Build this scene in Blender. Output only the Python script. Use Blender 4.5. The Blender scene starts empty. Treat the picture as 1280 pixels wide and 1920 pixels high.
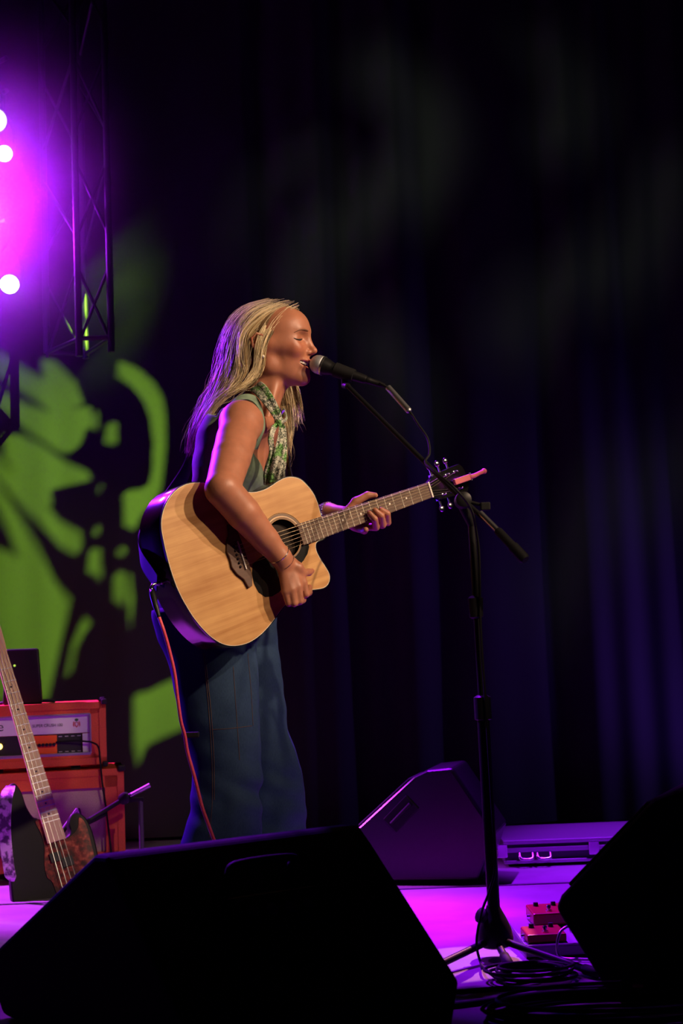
import bpy, bmesh, math, random
import numpy as np
from mathutils import Vector, Matrix, Euler
from mathutils.bvhtree import BVHTree
random.seed(7); rng = np.random.default_rng(7)
S = bpy.context.scene
COL = S.collection
R = math.radians

# ------------------------------------------------------------------ camera
F = 2667.0; CH = 0.73
pitch = math.atan2(270, F); roll = R(2.2)
C_FW = np.array([0, math.cos(pitch), math.sin(pitch)]); _r0 = np.array([1.0, 0, 0]); _u0 = np.cross(_r0, C_FW)
C_RT = math.cos(roll) * _r0 - math.sin(roll) * _u0
C_UP = math.sin(roll) * _r0 + math.cos(roll) * _u0
C_O = np.array([0, 0, CH])
cam_d = bpy.data.cameras.new('camera'); cam = bpy.data.objects.new('camera', cam_d); COL.objects.link(cam)
cam.matrix_world = Matrix(((C_RT[0], C_UP[0], -C_FW[0], 0), (C_RT[1], C_UP[1], -C_FW[1], 0), (C_RT[2], C_UP[2], -C_FW[2], CH), (0, 0, 0, 1)))
cam_d.sensor_fit = 'VERTICAL'; cam_d.sensor_height = 36.0; cam_d.lens = F / 1920 * 36
cam_d.dof.use_dof = True; cam_d.dof.focus_distance = 3.75; cam_d.dof.aperture_fstop = 4.5
cam_d.clip_start = 0.05
S.camera = cam

def ray(px, py): return C_FW + C_RT * (px - 640) / F + C_UP * (960 - py) / F
def at(px, py, Y):                     # world point on the sight line of (px,py) at distance Y into the stage
    d = ray(px, py); return C_O + d * (Y / d[1])
def onfloor(px, py, z=0.0):
    d = ray(px, py); return C_O + d * ((z - CH) / d[2])

# ------------------------------------------------------------------ world, lights, exposure
w = bpy.data.worlds.new('World'); S.world = w; w.use_nodes = True
w.node_tree.nodes['Background'].inputs[0].default_value = (0.05, 0.03, 0.3, 1)
w.node_tree.nodes['Background'].inputs[1].default_value = 0.003
S.view_settings.view_transform = 'Standard'; S.view_settings.look = 'None'
S.view_settings.exposure = 0.0; S.view_settings.gamma = 1.0
S.view_settings.use_curve_mapping = False
S.cycles.use_denoising = True
S.cycles.max_bounces = 6; S.cycles.volume_bounces = 0
S.cycles.sample_clamp_indirect = 3.0

def spot(name, loc, target, watt, color, size=40, blend=0.4, radius=0.06):
    l = bpy.data.lights.new(name, 'SPOT'); l.energy = watt; l.color = color
    l.spot_size = R(size); l.spot_blend = blend; l.shadow_soft_size = radius
    o = bpy.data.objects.new(name, l); COL.objects.link(o); o.location = loc
    o.rotation_euler = (Vector(target) - Vector(loc)).to_track_quat('-Z', 'Y').to_euler()
    return o
WARM = (1.0, 0.70, 0.46)
VIOLET = (0.36, 0.015, 1.0)
spot('key_light', (2.95, 1.75, 3.15), (-0.25, 3.65, 1.27), 500, WARM, 21, 0.75, 0.035)
spot('second_key_light', (3.4, 2.45, 2.75), (-0.25, 3.65, 1.27), 210, WARM, 21, 0.75, 0.035)
spot('front_fill_light', (2.6, 0.4, 3.4), (-1.25, 5.1, 0.5), 340, (1.0, 0.70, 0.50), 25, 0.5, 0.06)  # fill added only to light the amplifiers and bass
spot('rim_light', (-1.45, 4.84, 2.15), (-0.35, 3.75, 1.15), 560, (0.24, 0.010, 1.0), 40, 0.5, 0.05)
spot('floor_wash_light', (-0.42, 5.72, 4.6), (0.32, 4.05, 0.0), 5200, (0.30, 0.004, 1.0), 24, 1.0, 0.06)
spot('floor_hot_light', (-0.35, 5.72, 4.6), onfloor(770, 1722), 3600, (0.95, 0.010, 0.95), 11, 1.0, 0.05)
spot('amp_top_light', (-2.65, 5.45, 2.5), (-1.2, 5.0, 0.5), 2800, (0.60, 0.04, 1.0), 34, 0.5, 0.05)
spot('floor_patch_light', (1.5, 5.7, 3.4), (0.235, 3.44, 0.0), 1500, (1.0, 0.30, 0.55), 4.4, 0.12, 0.01)  # narrow spot added to make the pale pink patch on the floor
spot('curtain_uplight', (1.85, 5.45, 0.12), (1.55, 6.0, 0.75), 26, (0.16, 0.03, 1.0), 100, 0.9, 0.05)
spot('case_wash_light', (1.3, 4.60, 3.4), (0.95, 5.0, 0.0), 2200, (0.30, 0.01, 1.0), 20, 1.0, 0.05)
spot('side_light', (-1.75, 4.75, 0.85), (-0.35, 3.8, 0.62), 130, (0.10, 0.008, 1.0), 60, 0.7, 0.04)
spot('curtain_side_light', (2.9, 5.1, 0.5), (1.35, 6.0, 0.75), 90, (0.26, 0.10, 1.0), 62, 0.9, 0.05)  # added to brighten the lower right folds, the uplight being weak
hz_ = at(-42, 415, 5.55)
spot('haze_beam_light', hz_, hz_ + (-0.1, -1.0, -0.05), 420, (0.42, 0.012, 1.0), 165, 0.6, 0.05)
spot('backdrop_tint_light', at(-80, 700, 5.1), at(-20, 640, 6.0), 9, (0.10, 0.01, 1.0), 140, 1.0, 0.05)  # added weak blue light, tints the left of the backdrop
GOBO_L = np.array([2.05, 2.6, 3.7]); GOBO_R = np.array([-0.9, 2.2, 4.2])

# ------------------------------------------------------------------ materials
def mat(name, color=(0.5, 0.5, 0.5), rough=0.5, metal=0.0, spec=0.5, noise=None, bump=None, emit=None, sheen=0.0, coat=0.0, sss=0.0, attr=None, build=None):
    m = bpy.data.materials.new(name); m.use_nodes = True
    nt = m.node_tree; b = nt.nodes['Principled BSDF']
    b.inputs['Base Color'].default_value = (*color, 1); b.inputs['Roughness'].default_value = rough
    b.inputs['Metallic'].default_value = metal; b.inputs['Specular IOR Level'].default_value = spec
    if sheen: b.inputs['Sheen Weight'].default_value = sheen
    if coat: b.inputs['Coat Weight'].default_value = coat; b.inputs['Coat Roughness'].default_value = 0.08
    if sss:
        b.inputs['Subsurface Weight'].default_value = sss; b.inputs['Subsurface Radius'].default_value = (0.012, 0.004, 0.002)
        b.inputs['Subsurface Scale'].default_value = 1.0
    L = nt.links
    tc = nt.nodes.new('ShaderNodeTexCoord')
    src = None
    if attr:
        a = nt.nodes.new('ShaderNodeAttribute'); a.attribute_name = attr; src = a.outputs['Color']
        L.new(src, b.inputs['Base Color'])
    if noise:                      # (scale, amount, stretch)
        sc, amt, st = noise
        mp = nt.nodes.new('ShaderNodeMapping'); mp.inputs['Scale'].default_value = st
        n = nt.nodes.new('ShaderNodeTexNoise'); n.inputs['Scale'].default_value = sc; n.inputs['Detail'].default_value = 4
        L.new(tc.outputs['Object'], mp.inputs[0]); L.new(mp.outputs[0], n.inputs['Vector'])
        mr = nt.nodes.new('ShaderNodeMapRange'); mr.inputs[1].default_value = 0.3; mr.inputs[2].default_value = 0.7
        mr.inputs[3].default_value = 1 - amt; mr.inputs[4].default_value = 1 + amt
        L.new(n.outputs[0], mr.inputs[0])
        mx = nt.nodes.new('ShaderNodeVectorMath'); mx.operation = 'SCALE'
        if src is None: mx.inputs[0].default_value = color
        else: L.new(src, mx.inputs[0])
        L.new(mr.outputs[0], mx.inputs['Scale']); L.new(mx.outputs[0], b.inputs['Base Color'])
    if bump:                       # (scale, strength, distance)
        n = nt.nodes.new('ShaderNodeTexNoise'); n.inputs['Scale'].default_value = bump[0]; n.inputs['Detail'].default_value = 3
        L.new(tc.outputs['Object'], n.inputs['Vector'])
        bp = nt.nodes.new('ShaderNodeBump'); bp.inputs['Strength'].default_value = bump[1]; bp.inputs['Distance'].default_value = bump[2]
        L.new(n.outputs[0], bp.inputs['Height']); L.new(bp.outputs[0], b.inputs['Normal'])
    if emit:
        b.inputs['Emission Color'].default_value = (*emit[0], 1); b.inputs['Emission Strength'].default_value = emit[1]
    if build: build(nt, b, tc)
    return m

M = {}
M['black_plastic'] = mat('black_plastic', (0.009, 0.009, 0.010), 0.45, 0, 0.3)
M['black_metal'] = mat('black_metal', (0.006, 0.006, 0.007), 0.45, 0.0, 0.18)
M['black_paint'] = mat('black_paint', (0.010, 0.010, 0.010), 0.75, 0, 0.1, bump=(300, 0.3, 0.001))
M['satin_black'] = mat('satin_black', (0.006, 0.006, 0.006), 0.33, 0, 0.6)
M['grille_black'] = mat('grille_black', (0.010, 0.010, 0.011), 0.7, 0, 0.3, bump=(600, 0.5, 0.001))
M['rubber'] = mat('rubber', (0.007, 0.007, 0.008), 0.7, 0, 0.2)
M['chrome'] = mat('chrome', (0.8, 0.8, 0.82), 0.18, 1.0)
M['steel'] = mat('steel', (0.42, 0.42, 0.45), 0.32, 1.0)
M['alu'] = mat('alu', (0.5, 0.5, 0.52), 0.4, 1.0)
M['alu_dull'] = mat('alu_dull', (0.07, 0.07, 0.075), 0.5, 0.6)
M['white_plastic'] = mat('white_plastic', (0.75, 0.73, 0.68), 0.35)
M['curtain'] = mat('curtain', (0.020, 0.0205, 0.021), 0.95, 0, 0.1, noise=(3, 0.15, (1, 1, 0.3)), sheen=0.1)
M['floor'] = mat('floor', (0.17, 0.165, 0.17), 0.55, 0, 0.4, noise=(9, 0.12, (1, 1, 1)), bump=(150, 0.15, 0.001))
M['wall'] = mat('wall', (0.01, 0.01, 0.01), 0.9)
M['skin'] = mat('skin', (0.6, 0.3, 0.2), 0.44, 0, 0.45, attr='tint', sss=0.08, noise=(38, 0.10, (1, 1, 1)), bump=(260, 0.12, 0.001))
M['hair'] = mat('hair', (0.5, 0.4, 0.2), 0.42, 0, 0.6, attr='tint')
def jeans_nodes(nt, b, tc):
    L = nt.links
    mp = nt.nodes.new('ShaderNodeMapping'); mp.inputs['Scale'].default_value = (900, 900, 120)
    n = nt.nodes.new('ShaderNodeTexNoise'); n.inputs['Scale'].default_value = 1
    L.new(tc.outputs['Object'], mp.inputs[0]); L.new(mp.outputs[0], n.inputs['Vector'])
    n2 = nt.nodes.new('ShaderNodeTexNoise'); n2.inputs['Scale'].default_value = 9
    L.new(tc.outputs['Object'], n2.inputs['Vector'])
    ad = nt.nodes.new('ShaderNodeMath'); ad.operation = 'ADD'; L.new(n.outputs[0], ad.inputs[0]); L.new(n2.outputs[0], ad.inputs[1])
    cr = nt.nodes.new('ShaderNodeValToRGB'); cr.color_ramp.elements[0].position = 0.3; cr.color_ramp.elements[1].position = 0.75
    hv = nt.nodes.new('ShaderNodeMath'); hv.operation = 'MULTIPLY'; hv.inputs[1].default_value = 0.5; L.new(ad.outputs[0], hv.inputs[0])
    cr.color_ramp.elements[0].color = (0.014, 0.032, 0.075, 1); cr.color_ramp.elements[1].color = (0.038, 0.075, 0.135, 1)
    L.new(hv.outputs[0], cr.inputs[0]); L.new(cr.outputs[0], b.inputs['Base Color'])
M['denim'] = mat('denim', rough=0.85, spec=0.15, build=jeans_nodes)
M['stitch'] = mat('stitch', (0.10, 0.055, 0.035), 0.8)
M['vest'] = mat('vest', (0.165, 0.235, 0.165), 0.85, 0, 0.15, noise=(60, 0.18, (1, 1, 1)), bump=(500, 0.2, 0.0006))
def scarf_nodes(nt, b, tc):
    L = nt.links
    v = nt.nodes.new('ShaderNodeTexVoronoi'); v.feature = 'DISTANCE_TO_EDGE'; v.inputs['Scale'].default_value = 95
    ns = nt.nodes.new('ShaderNodeTexNoise'); ns.inputs['Scale'].default_value = 60; ns.inputs['Detail'].default_value = 2
    L.new(tc.outputs['Object'], ns.inputs['Vector'])
    ad = nt.nodes.new('ShaderNodeVectorMath'); ad.operation = 'MULTIPLY_ADD'; ad.inputs[1].default_value = (0.03, 0.03, 0.03)
    L.new(ns.outputs['Color'], ad.inputs[0]); L.new(tc.outputs['Object'], ad.inputs[2]); L.new(ad.outputs[0], v.inputs['Vector'])
    cr = nt.nodes.new('ShaderNodeValToRGB'); e = cr.color_ramp.elements
    e[0].position = 0.03; e[0].color = (0.04, 0.06, 0.045, 1); e[1].position = 0.13; e[1].color = (0.56, 0.57, 0.47, 1)
    L.new(v.outputs['Distance'], cr.inputs[0])
    n2 = nt.nodes.new('ShaderNodeTexNoise'); n2.inputs['Scale'].default_value = 38; L.new(tc.outputs['Object'], n2.inputs['Vector'])
    c2 = nt.nodes.new('ShaderNodeValToRGB'); c2.color_ramp.elements[0].position = 0.52; c2.color_ramp.elements[1].position = 0.60
    L.new(n2.outputs[0], c2.inputs[0])
    mx = nt.nodes.new('ShaderNodeMix'); mx.data_type = 'RGBA'; mx.blend_type = 'MULTIPLY'
    L.new(c2.outputs[0], mx.inputs[0]); L.new(cr.outputs[0], mx.inputs[6]); mx.inputs[7].default_value = (0.35, 0.75, 0.28, 1)
    L.new(mx.outputs[2], b.inputs['Base Color'])
M['scarf'] = mat('scarf', rough=0.75, spec=0.2, build=scarf_nodes)
def spruce_nodes(nt, b, tc):
    L = nt.links
    mp = nt.nodes.new('ShaderNodeMapping'); mp.inputs['Scale'].default_value = (1.2, 18, 1)
    n = nt.nodes.new('ShaderNodeTexNoise'); n.inputs['Scale'].default_value = 2.6; n.inputs['Detail'].default_value = 5; n.inputs['Distortion'].default_value = 0.3
    L.new(tc.outputs['Object'], mp.inputs[0]); L.new(mp.outputs[0], n.inputs['Vector'])
    mp2 = nt.nodes.new('ShaderNodeMapping'); mp2.inputs['Scale'].default_value = (4, 420, 1)
    n2 = nt.nodes.new('ShaderNodeTexNoise'); n2.inputs['Scale'].default_value = 1.0
    L.new(tc.outputs['Object'], mp2.inputs[0]); L.new(mp2.outputs[0], n2.inputs['Vector'])
    mp3 = nt.nodes.new('ShaderNodeMapping'); mp3.inputs['Scale'].default_value = (14, 5, 1)
    n3 = nt.nodes.new('ShaderNodeTexNoise'); n3.inputs['Scale'].default_value = 1.0
    L.new(tc.outputs['Object'], mp3.inputs[0]); L.new(mp3.outputs[0], n3.inputs['Vector'])
    a1 = nt.nodes.new('ShaderNodeMath'); a1.operation = 'MULTIPLY_ADD'; a1.inputs[1].default_value = 0.25
    L.new(n2.outputs[0], a1.inputs[0]); L.new(n.outputs[0], a1.inputs[2])
    a2 = nt.nodes.new('ShaderNodeMath'); a2.operation = 'MULTIPLY_ADD'; a2.inputs[1].default_value = 0.35
    L.new(n3.outputs[0], a2.inputs[0]); L.new(a1.outputs[0], a2.inputs[2])
    cr = nt.nodes.new('ShaderNodeValToRGB'); e = cr.color_ramp.elements
    e[0].position = 0.55; e[0].color = (0.40, 0.175, 0.050, 1); e[1].position = 0.98; e[1].color = (0.62, 0.345, 0.125, 1)
    L.new(a2.outputs[0], cr.inputs[0]); L.new(cr.outputs[0], b.inputs['Base Color'])
M['spruce'] = mat('spruce', rough=0.38, spec=0.35, build=spruce_nodes)
M['mahogany'] = mat('mahogany', (0.055, 0.008, 0.006), 0.16, 0, 0.6, noise=(4, 0.3, (1, 14, 1)), coat=0.7)
M['mahog_neck'] = mat('mahog_neck', (0.10, 0.035, 0.018), 0.3, 0, 0.5)
M['rosewood'] = mat('rosewood', (0.115, 0.068, 0.048), 0.55, 0, 0.35, noise=(30, 0.3, (0.3, 4, 1)))
M['bridge_wood'] = mat('bridge_wood', (0.10, 0.048, 0.030), 0.45, 0, 0.4, noise=(30, 0.25, (0.3, 4, 1)))
M['fret_wire'] = mat('fret_wire', (0.55, 0.52, 0.45), 0.4, 0.8)
M['string'] = mat('string', (0.55, 0.42, 0.28), 0.35, 0.9)
M['bone'] = mat('bone', (0.8, 0.76, 0.66), 0.4)
M['pg_black'] = mat('pg_black', (0.008, 0.008, 0.008), 0.22)
M['bass_black'] = mat('bass_black', (0.008, 0.008, 0.008), 0.5, 0, 0.15)
M['hole_shade'] = mat('hole_shade', (0.02, 0.012, 0.008), 0.9)
M['rosette'] = mat('rosette', (0.16, 0.10, 0.06), 0.5)
M['pink'] = mat('pink', (0.75, 0.17, 0.20), 0.45)
M['pink_cable'] = mat('pink_cable', (0.80, 0.085, 0.13), 0.5, noise=(400, 0.2, (1, 1, 0.3)))
M['silver_mesh'] = mat('silver_mesh', (0.50, 0.52, 0.55), 0.42, 0.75, bump=(900, 0.8, 0.001))
M['silver_band'] = mat('silver_band', (0.62, 0.62, 0.60), 0.3, 1.0)
M['tolex'] = mat('tolex', (0.62, 0.075, 0.016), 0.5, 0, 0.6, noise=(240, 0.16, (1, 1, 1)), bump=(500, 0.4, 0.001))
M['cloth'] = mat('cloth', (0.44, 0.34, 0.27), 0.9, 0, 0.1, noise=(300, 0.15, (1, 1, 1)))
M['face_white'] = mat('face_white', (0.72, 0.70, 0.72), 0.5)
M['face_orange'] = mat('face_orange', (0.95, 0.14, 0.01), 0.5)
M['face_black'] = mat('face_black', (0.012, 0.012, 0.012), 0.5)
M['ink'] = mat('ink', (0.03, 0.03, 0.03), 0.6)
M['ink_red'] = mat('ink_red', (0.5, 0.06, 0.04), 0.6)
M['ink_green'] = mat('ink_green', (0.04, 0.18, 0.05), 0.6)
M['maple'] = mat('maple', (0.55, 0.37, 0.20), 0.4, noise=(8, 0.1, (1, 1, 1)))
def tort_nodes(nt, b, tc):
    v = nt.nodes.new('ShaderNodeTexVoronoi'); v.inputs['Scale'].default_value = 70
    n = nt.nodes.new('ShaderNodeTexNoise'); n.inputs['Scale'].default_value = 45; n.inputs['Detail'].default_value = 5
    nt.links.new(tc.outputs['Object'], n.inputs['Vector'])
    cr = nt.nodes.new('ShaderNodeValToRGB'); e = cr.color_ramp.elements
    e[0].position = 0.42; e[0].color = (0.05, 0.004, 0.004, 1); e[1].position = 0.72; e[1].color = (0.55, 0.13, 0.05, 1)
    e2 = e.new(0.56); e2.color = (0.20, 0.014, 0.010, 1)
    nt.links.new(n.outputs[0], cr.inputs[0]); nt.links.new(cr.outputs[0], b.inputs['Base Color'])
    nt.nodes.remove(v)
M['tortoise'] = mat('tortoise', rough=0.45, spec=0.2, build=tort_nodes)
def strap_nodes(nt, b, tc):
    n = nt.nodes.new('ShaderNodeTexNoise'); n.inputs['Scale'].default_value = 42; n.inputs['Detail'].default_value = 3
    nt.links.new(tc.outputs['Object'], n.inputs['Vector'])
    cr = nt.nodes.new('ShaderNodeValToRGB'); e = cr.color_ramp.elements
    e[0].position = 0.44; e[0].color = (0.12, 0.06, 0.14, 1); e[1].position = 0.56; e[1].color = (0.80, 0.55, 0.8, 1)
    nt.links.new(n.outputs[0], cr.inputs[0]); nt.links.new(cr.outputs[0], b.inputs['Base Color'])
M['bass_strap'] = mat('bass_strap', rough=0.7, build=strap_nodes)
M['red_paint'] = mat('red_paint', (0.24, 0.008, 0.008), 0.35)
M['pedal_grey'] = mat('pedal_grey', (0.20, 0.18, 0.22), 0.5)
M['tape_red'] = mat('tape_red', (0.45, 0.05, 0.08), 0.6)
M['case_panel'] = mat('case_panel', (0.09, 0.09, 0.10), 0.5)
M['teeth'] = mat('teeth', (0.78, 0.74, 0.66), 0.25)
M['mouth'] = mat('mouth', (0.12, 0.015, 0.015), 0.6)
M['lash'] = mat('lash', (0.02, 0.012, 0.01), 0.7)
M['brow'] = mat('brow', (0.16, 0.07, 0.035), 0.8)
M['lamp_white'] = mat('lamp_white', (0.9, 0.95, 0.9), 0.3, emit=((0.80, 1.0, 0.75), 9))
M['lamp_green'] = mat('lamp_green', (0.6, 0.9, 0.1), 0.3, emit=((0.62, 1.0, 0.12), 1.8))
M['led_amber'] = mat('led_amber', (1, 0.6, 0.1), 0.3, emit=((1.0, 0.62, 0.10), 6.0))
M['led_green'] = mat('led_green', (0.5, 0.8, 0.1), 0.3, emit=((0.55, 0.95, 0.10), 0.9))
M['led_white'] = mat('led_white', (0.9, 0.9, 1), 0.3, emit=((0.8, 0.85, 1.0), 1.2))
M['shoe'] = mat('shoe', (0.03, 0.02, 0.015), 0.5)

# ------------------------------------------------------------------ mesh helpers
def rotz(a): c, s = math.cos(a), math.sin(a); return np.array([[c, -s, 0], [s, c, 0], [0, 0, 1.0]])
def frame(d, upv=(0, 0, 1)):
    d = np.asarray(d, float); d = d / np.linalg.norm(d)
    a = np.cross(d, upv)
    if np.linalg.norm(a) < 1e-4: a = np.cross(d, (1, 0, 0))
    a /= np.linalg.norm(a); b = np.cross(a, d)
    return a, b, d
class MB:
    def __init__(s): s.v = []; s.f = []; s.n = 0
    def add(s, v, f):
        v = np.asarray(v, float); s.v.append(v); s.f += [tuple(int(i) + s.n for i in q) for q in f]; s.n += len(v); return s
    def box(s, c, size, M3=None):
        h = np.array(size) / 2
        v = np.array([[x, y, z] for x in (-1, 1) for y in (-1, 1) for z in (-1, 1)]) * h
        if M3 is not None: v = v @ np.asarray(M3).T
        return s.add(v + np.asarray(c, float), [(0, 1, 3, 2), (4, 6, 7, 5), (0, 4, 5, 1), (2, 3, 7, 6), (0, 2, 6, 4), (1, 5, 7, 3)])
    def sweep(s, pts, rad, n=10, caps=True, flat=None, upv=(0, 0, 1)):
        P = np.asarray(pts, float); m = len(P); rad = np.broadcast_to(np.asarray(rad, float), (m,))
        T = np.gradient(P, axis=0); T /= np.linalg.norm(T, axis=1)[:, None] + 1e-12
        a, b, _ = frame(T[0], upv); V = []
        th = np.linspace(0, 2 * math.pi, n, endpoint=False)
        for i in range(m):
            a = a - T[i] * (a @ T[i]); a /= np.linalg.norm(a); b = np.cross(T[i], a)
            fa, fb = (1, 1) if flat is None else flat
            V.append(P[i] + rad[i] * (fa * np.cos(th)[:, None] * a + fb * np.sin(th)[:, None] * b))
        V = np.concatenate(V); Fc = []
        for i in range(m - 1):
            for j in range(n):
                k = (j + 1) % n; Fc.append((i * n + j, i * n + k, (i + 1) * n + k, (i + 1) * n + j))
        if caps: Fc.append(tuple(range(n - 1, -1, -1))); Fc.append(tuple((m - 1) * n + j for j in range(n)))
        return s.add(V, Fc)
    def cyl(s, p0, p1, r0, r1=None, n=14):
        r1 = r0 if r1 is None else r1
        return s.sweep([p0, p1], [r0, r1], n)
    def lathe(s, p0, d, prof, n=20, upv=(0, 0, 1)):       # prof: list of (distance along d, radius)
        a, b, d = frame(d, upv); p0 = np.asarray(p0, float); th = np.linspace(0, 2 * math.pi, n, endpoint=False); V = []
        for t, r in prof: V.append(p0 + d * t + max(r, 1e-5) * (np.cos(th)[:, None] * a + np.sin(th)[:, None] * b))
        m = len(prof); Fc = []
        for i in range(m - 1):
            for j in range(n):
                k = (j + 1) % n; Fc.append((i * n + j, i * n + k, (i + 1) * n + k, (i + 1) * n + j))
        Fc.append(tuple(range(n - 1, -1, -1))); Fc.append(tuple((m - 1) * n + j for j in range(n)))
        return s.add(np.concatenate(V), Fc)
    def ball(s, c, r, n=12, m=8):
        r = np.broadcast_to(np.asarray(r, float), (3,))
        V = [(0, 0, 1)]
        for i in range(1, m):
            for j in range(n):
                t = math.pi * i / m; p = 2 * math.pi * j / n; V.append((math.sin(t) * math.cos(p), math.sin(t) * math.sin(p), math.cos(t)))
        V.append((0, 0, -1)); Fc = []
        for j in range(n): Fc.append((0, 1 + j, 1 + (j + 1) % n))
        for i in range(m - 2):
            for j in range(n):
                a = 1 + i * n; Fc.append((a + j, a + n + j, a + n + (j + 1) % n, a + (j + 1) % n))
        a = 1 + (m - 2) * n
        for j in range(n): Fc.append((a + j, len(V) - 1, a + (j + 1) % n))
        return s.add(np.array(V) * r + np.asarray(c, float), Fc)
    def prism(s, poly, h0, h1, O=(0, 0, 0), A=(1, 0, 0), B=(0, 1, 0), N=(0, 0, 1)):   # polygon in (A,B), extruded along N
        O, A, B, N = [np.asarray(x, float) for x in (O, A, B, N)]
        p = np.asarray(poly, float); base = O + p[:, :1] * A + p[:, 1:] * B; n = len(p)
        V = np.concatenate([base + N * h0, base + N * h1])
        Fc = [tuple(range(n - 1, -1, -1)), tuple(range(n, 2 * n))] + [(i, (i + 1) % n, n + (i + 1) % n, n + i) for i in range(n)]
        return s.add(V, Fc)
    def ribbon(s, pts, wdir, width, thick):      # strap-like band: pts, per-point width direction
        P = np.asarray(pts, float); m = len(P); W = np.broadcast_to(np.asarray(wdir, float), (m, 3)); W = W / np.linalg.norm(W, axis=1)[:, None]
        width = np.broadcast_to(np.asarray(width, float), (m,)); T = np.gradient(P, axis=0); N = np.cross(T, W); N /= np.linalg.norm(N, axis=1)[:, None] + 1e-9
        V = []
        for i in range(m):
            for a, b in ((-1, -1), (1, -1), (1, 1), (-1, 1)): V.append(P[i] + W[i] * width[i] / 2 * a + N[i] * thick / 2 * b)
        Fc = [(3, 2, 1, 0), tuple(4 * (m - 1) + j for j in range(4))]
        for i in range(m - 1):
            for j in range(4): k = (j + 1) % 4; Fc.append((4 * i + j, 4 * i + k, 4 * i + 4 + k, 4 * i + 4 + j))
        return s.add(V, Fc)
    def build(s, name, m, parent=None, off=None, smooth=False, bevel=0, seg=2, subsurf=0, fix=True):
        V = np.concatenate(s.v) if s.v else np.zeros((0, 3))
        if off is not None: V = V - np.asarray(off, float)
        me = bpy.data.meshes.new(name); me.from_pydata(V.tolist(), [], s.f); me.update()
        if fix and len(s.f) < 60000:
            bm = bmesh.new(); bm.from_mesh(me); bmesh.ops.recalc_face_normals(bm, faces=bm.faces); bm.to_mesh(me); bm.free()
        o = bpy.data.objects.new(name, me); COL.objects.link(o)
        if m is not None: me.materials.append(m)
        if parent is not None: o.parent = parent
        if smooth:
            me.polygons.foreach_set('use_smooth', [True] * len(me.polygons))
            if smooth == 'auto':
                try: me.set_sharp_from_angle(angle=R(40))
                except Exception: pass
        if bevel:
            md = o.modifiers.new('bevel', 'BEVEL'); md.width = bevel; md.segments = seg; md.limit_method = 'ANGLE'; md.angle_limit = R(35)
        if subsurf:
            md = o.modifiers.new('subd', 'SUBSURF'); md.levels = subsurf; md.render_levels = subsurf
        return o
def tag(o, label=None, cat=None, group=None, kind=None):
    if label: o['label'] = label
    if cat: o['category'] = cat
    if group: o['group'] = group
    if kind: o['kind'] = kind
    return o
def thing(name, label, cat, loc=(0, 0, 0), M3=None, group=None):
    o = bpy.data.objects.new(name, None); COL.objects.link(o); o.empty_display_size = 0.05
    if M3 is not None:
        o.matrix_world = Matrix([[*M3[i], float(loc[i])] for i in range(3)] + [[0, 0, 0, 1]])
    else: o.location = [float(x) for x in loc]
    return tag(o, label, cat, group)
def smooth_curve(pts, n=60, closed=False):
    P = np.asarray(pts, float); m = len(P)
    if closed: Q = np.concatenate([P[-1:], P, P[:2]])
    else: Q = np.concatenate([2 * P[:1] - P[1:2], P, 2 * P[-1:] - P[-2:-1]])
    segs = m if closed else m - 1; out = []
    ts = np.linspace(0, segs, n, endpoint=not closed)
    for t in ts:
        i = min(int(t), segs - 1); u = t - i; a, b, c, d = Q[i], Q[i + 1], Q[i + 2], Q[i + 3]
        out.append(0.5 * (2 * b + (c - a) * u + (2 * a - 5 * b + 4 * c - d) * u * u + (3 * b - a - 3 * c + d) * u ** 3))
    return np.array(out)

# ------------------------------------------------------------------ implicit surfaces (smooth unions, surface nets)
def smin(a, b, k):
    h = np.maximum(k - np.abs(a - b), 0) / k
    return np.minimum(a, b) - h * h * k * 0.25
def smax(a, b, k): return -smin(-a, -b, k)
def d_cap(P, a, b, ra, rb):
    a = np.asarray(a, np.float32); b = np.asarray(b, np.float32); ab = b - a
    t = np.clip(((P - a) @ ab) / (ab @ ab + 1e-12), 0, 1)
    return np.sqrt((((P - a) - t[..., None] * ab) ** 2).sum(-1)) - (ra + (rb - ra) * t)
def d_ell(P, c, r, M3=None):
    q = P - np.asarray(c, np.float32)
    if M3 is not None: q = q @ np.asarray(M3, np.float32)
    r = np.asarray(r, np.float32); k0 = np.sqrt(((q / r) ** 2).sum(-1)); k1 = np.sqrt(((q / r ** 2) ** 2).sum(-1))
    return k0 * (k0 - 1) / (k1 + 1e-9)
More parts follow.
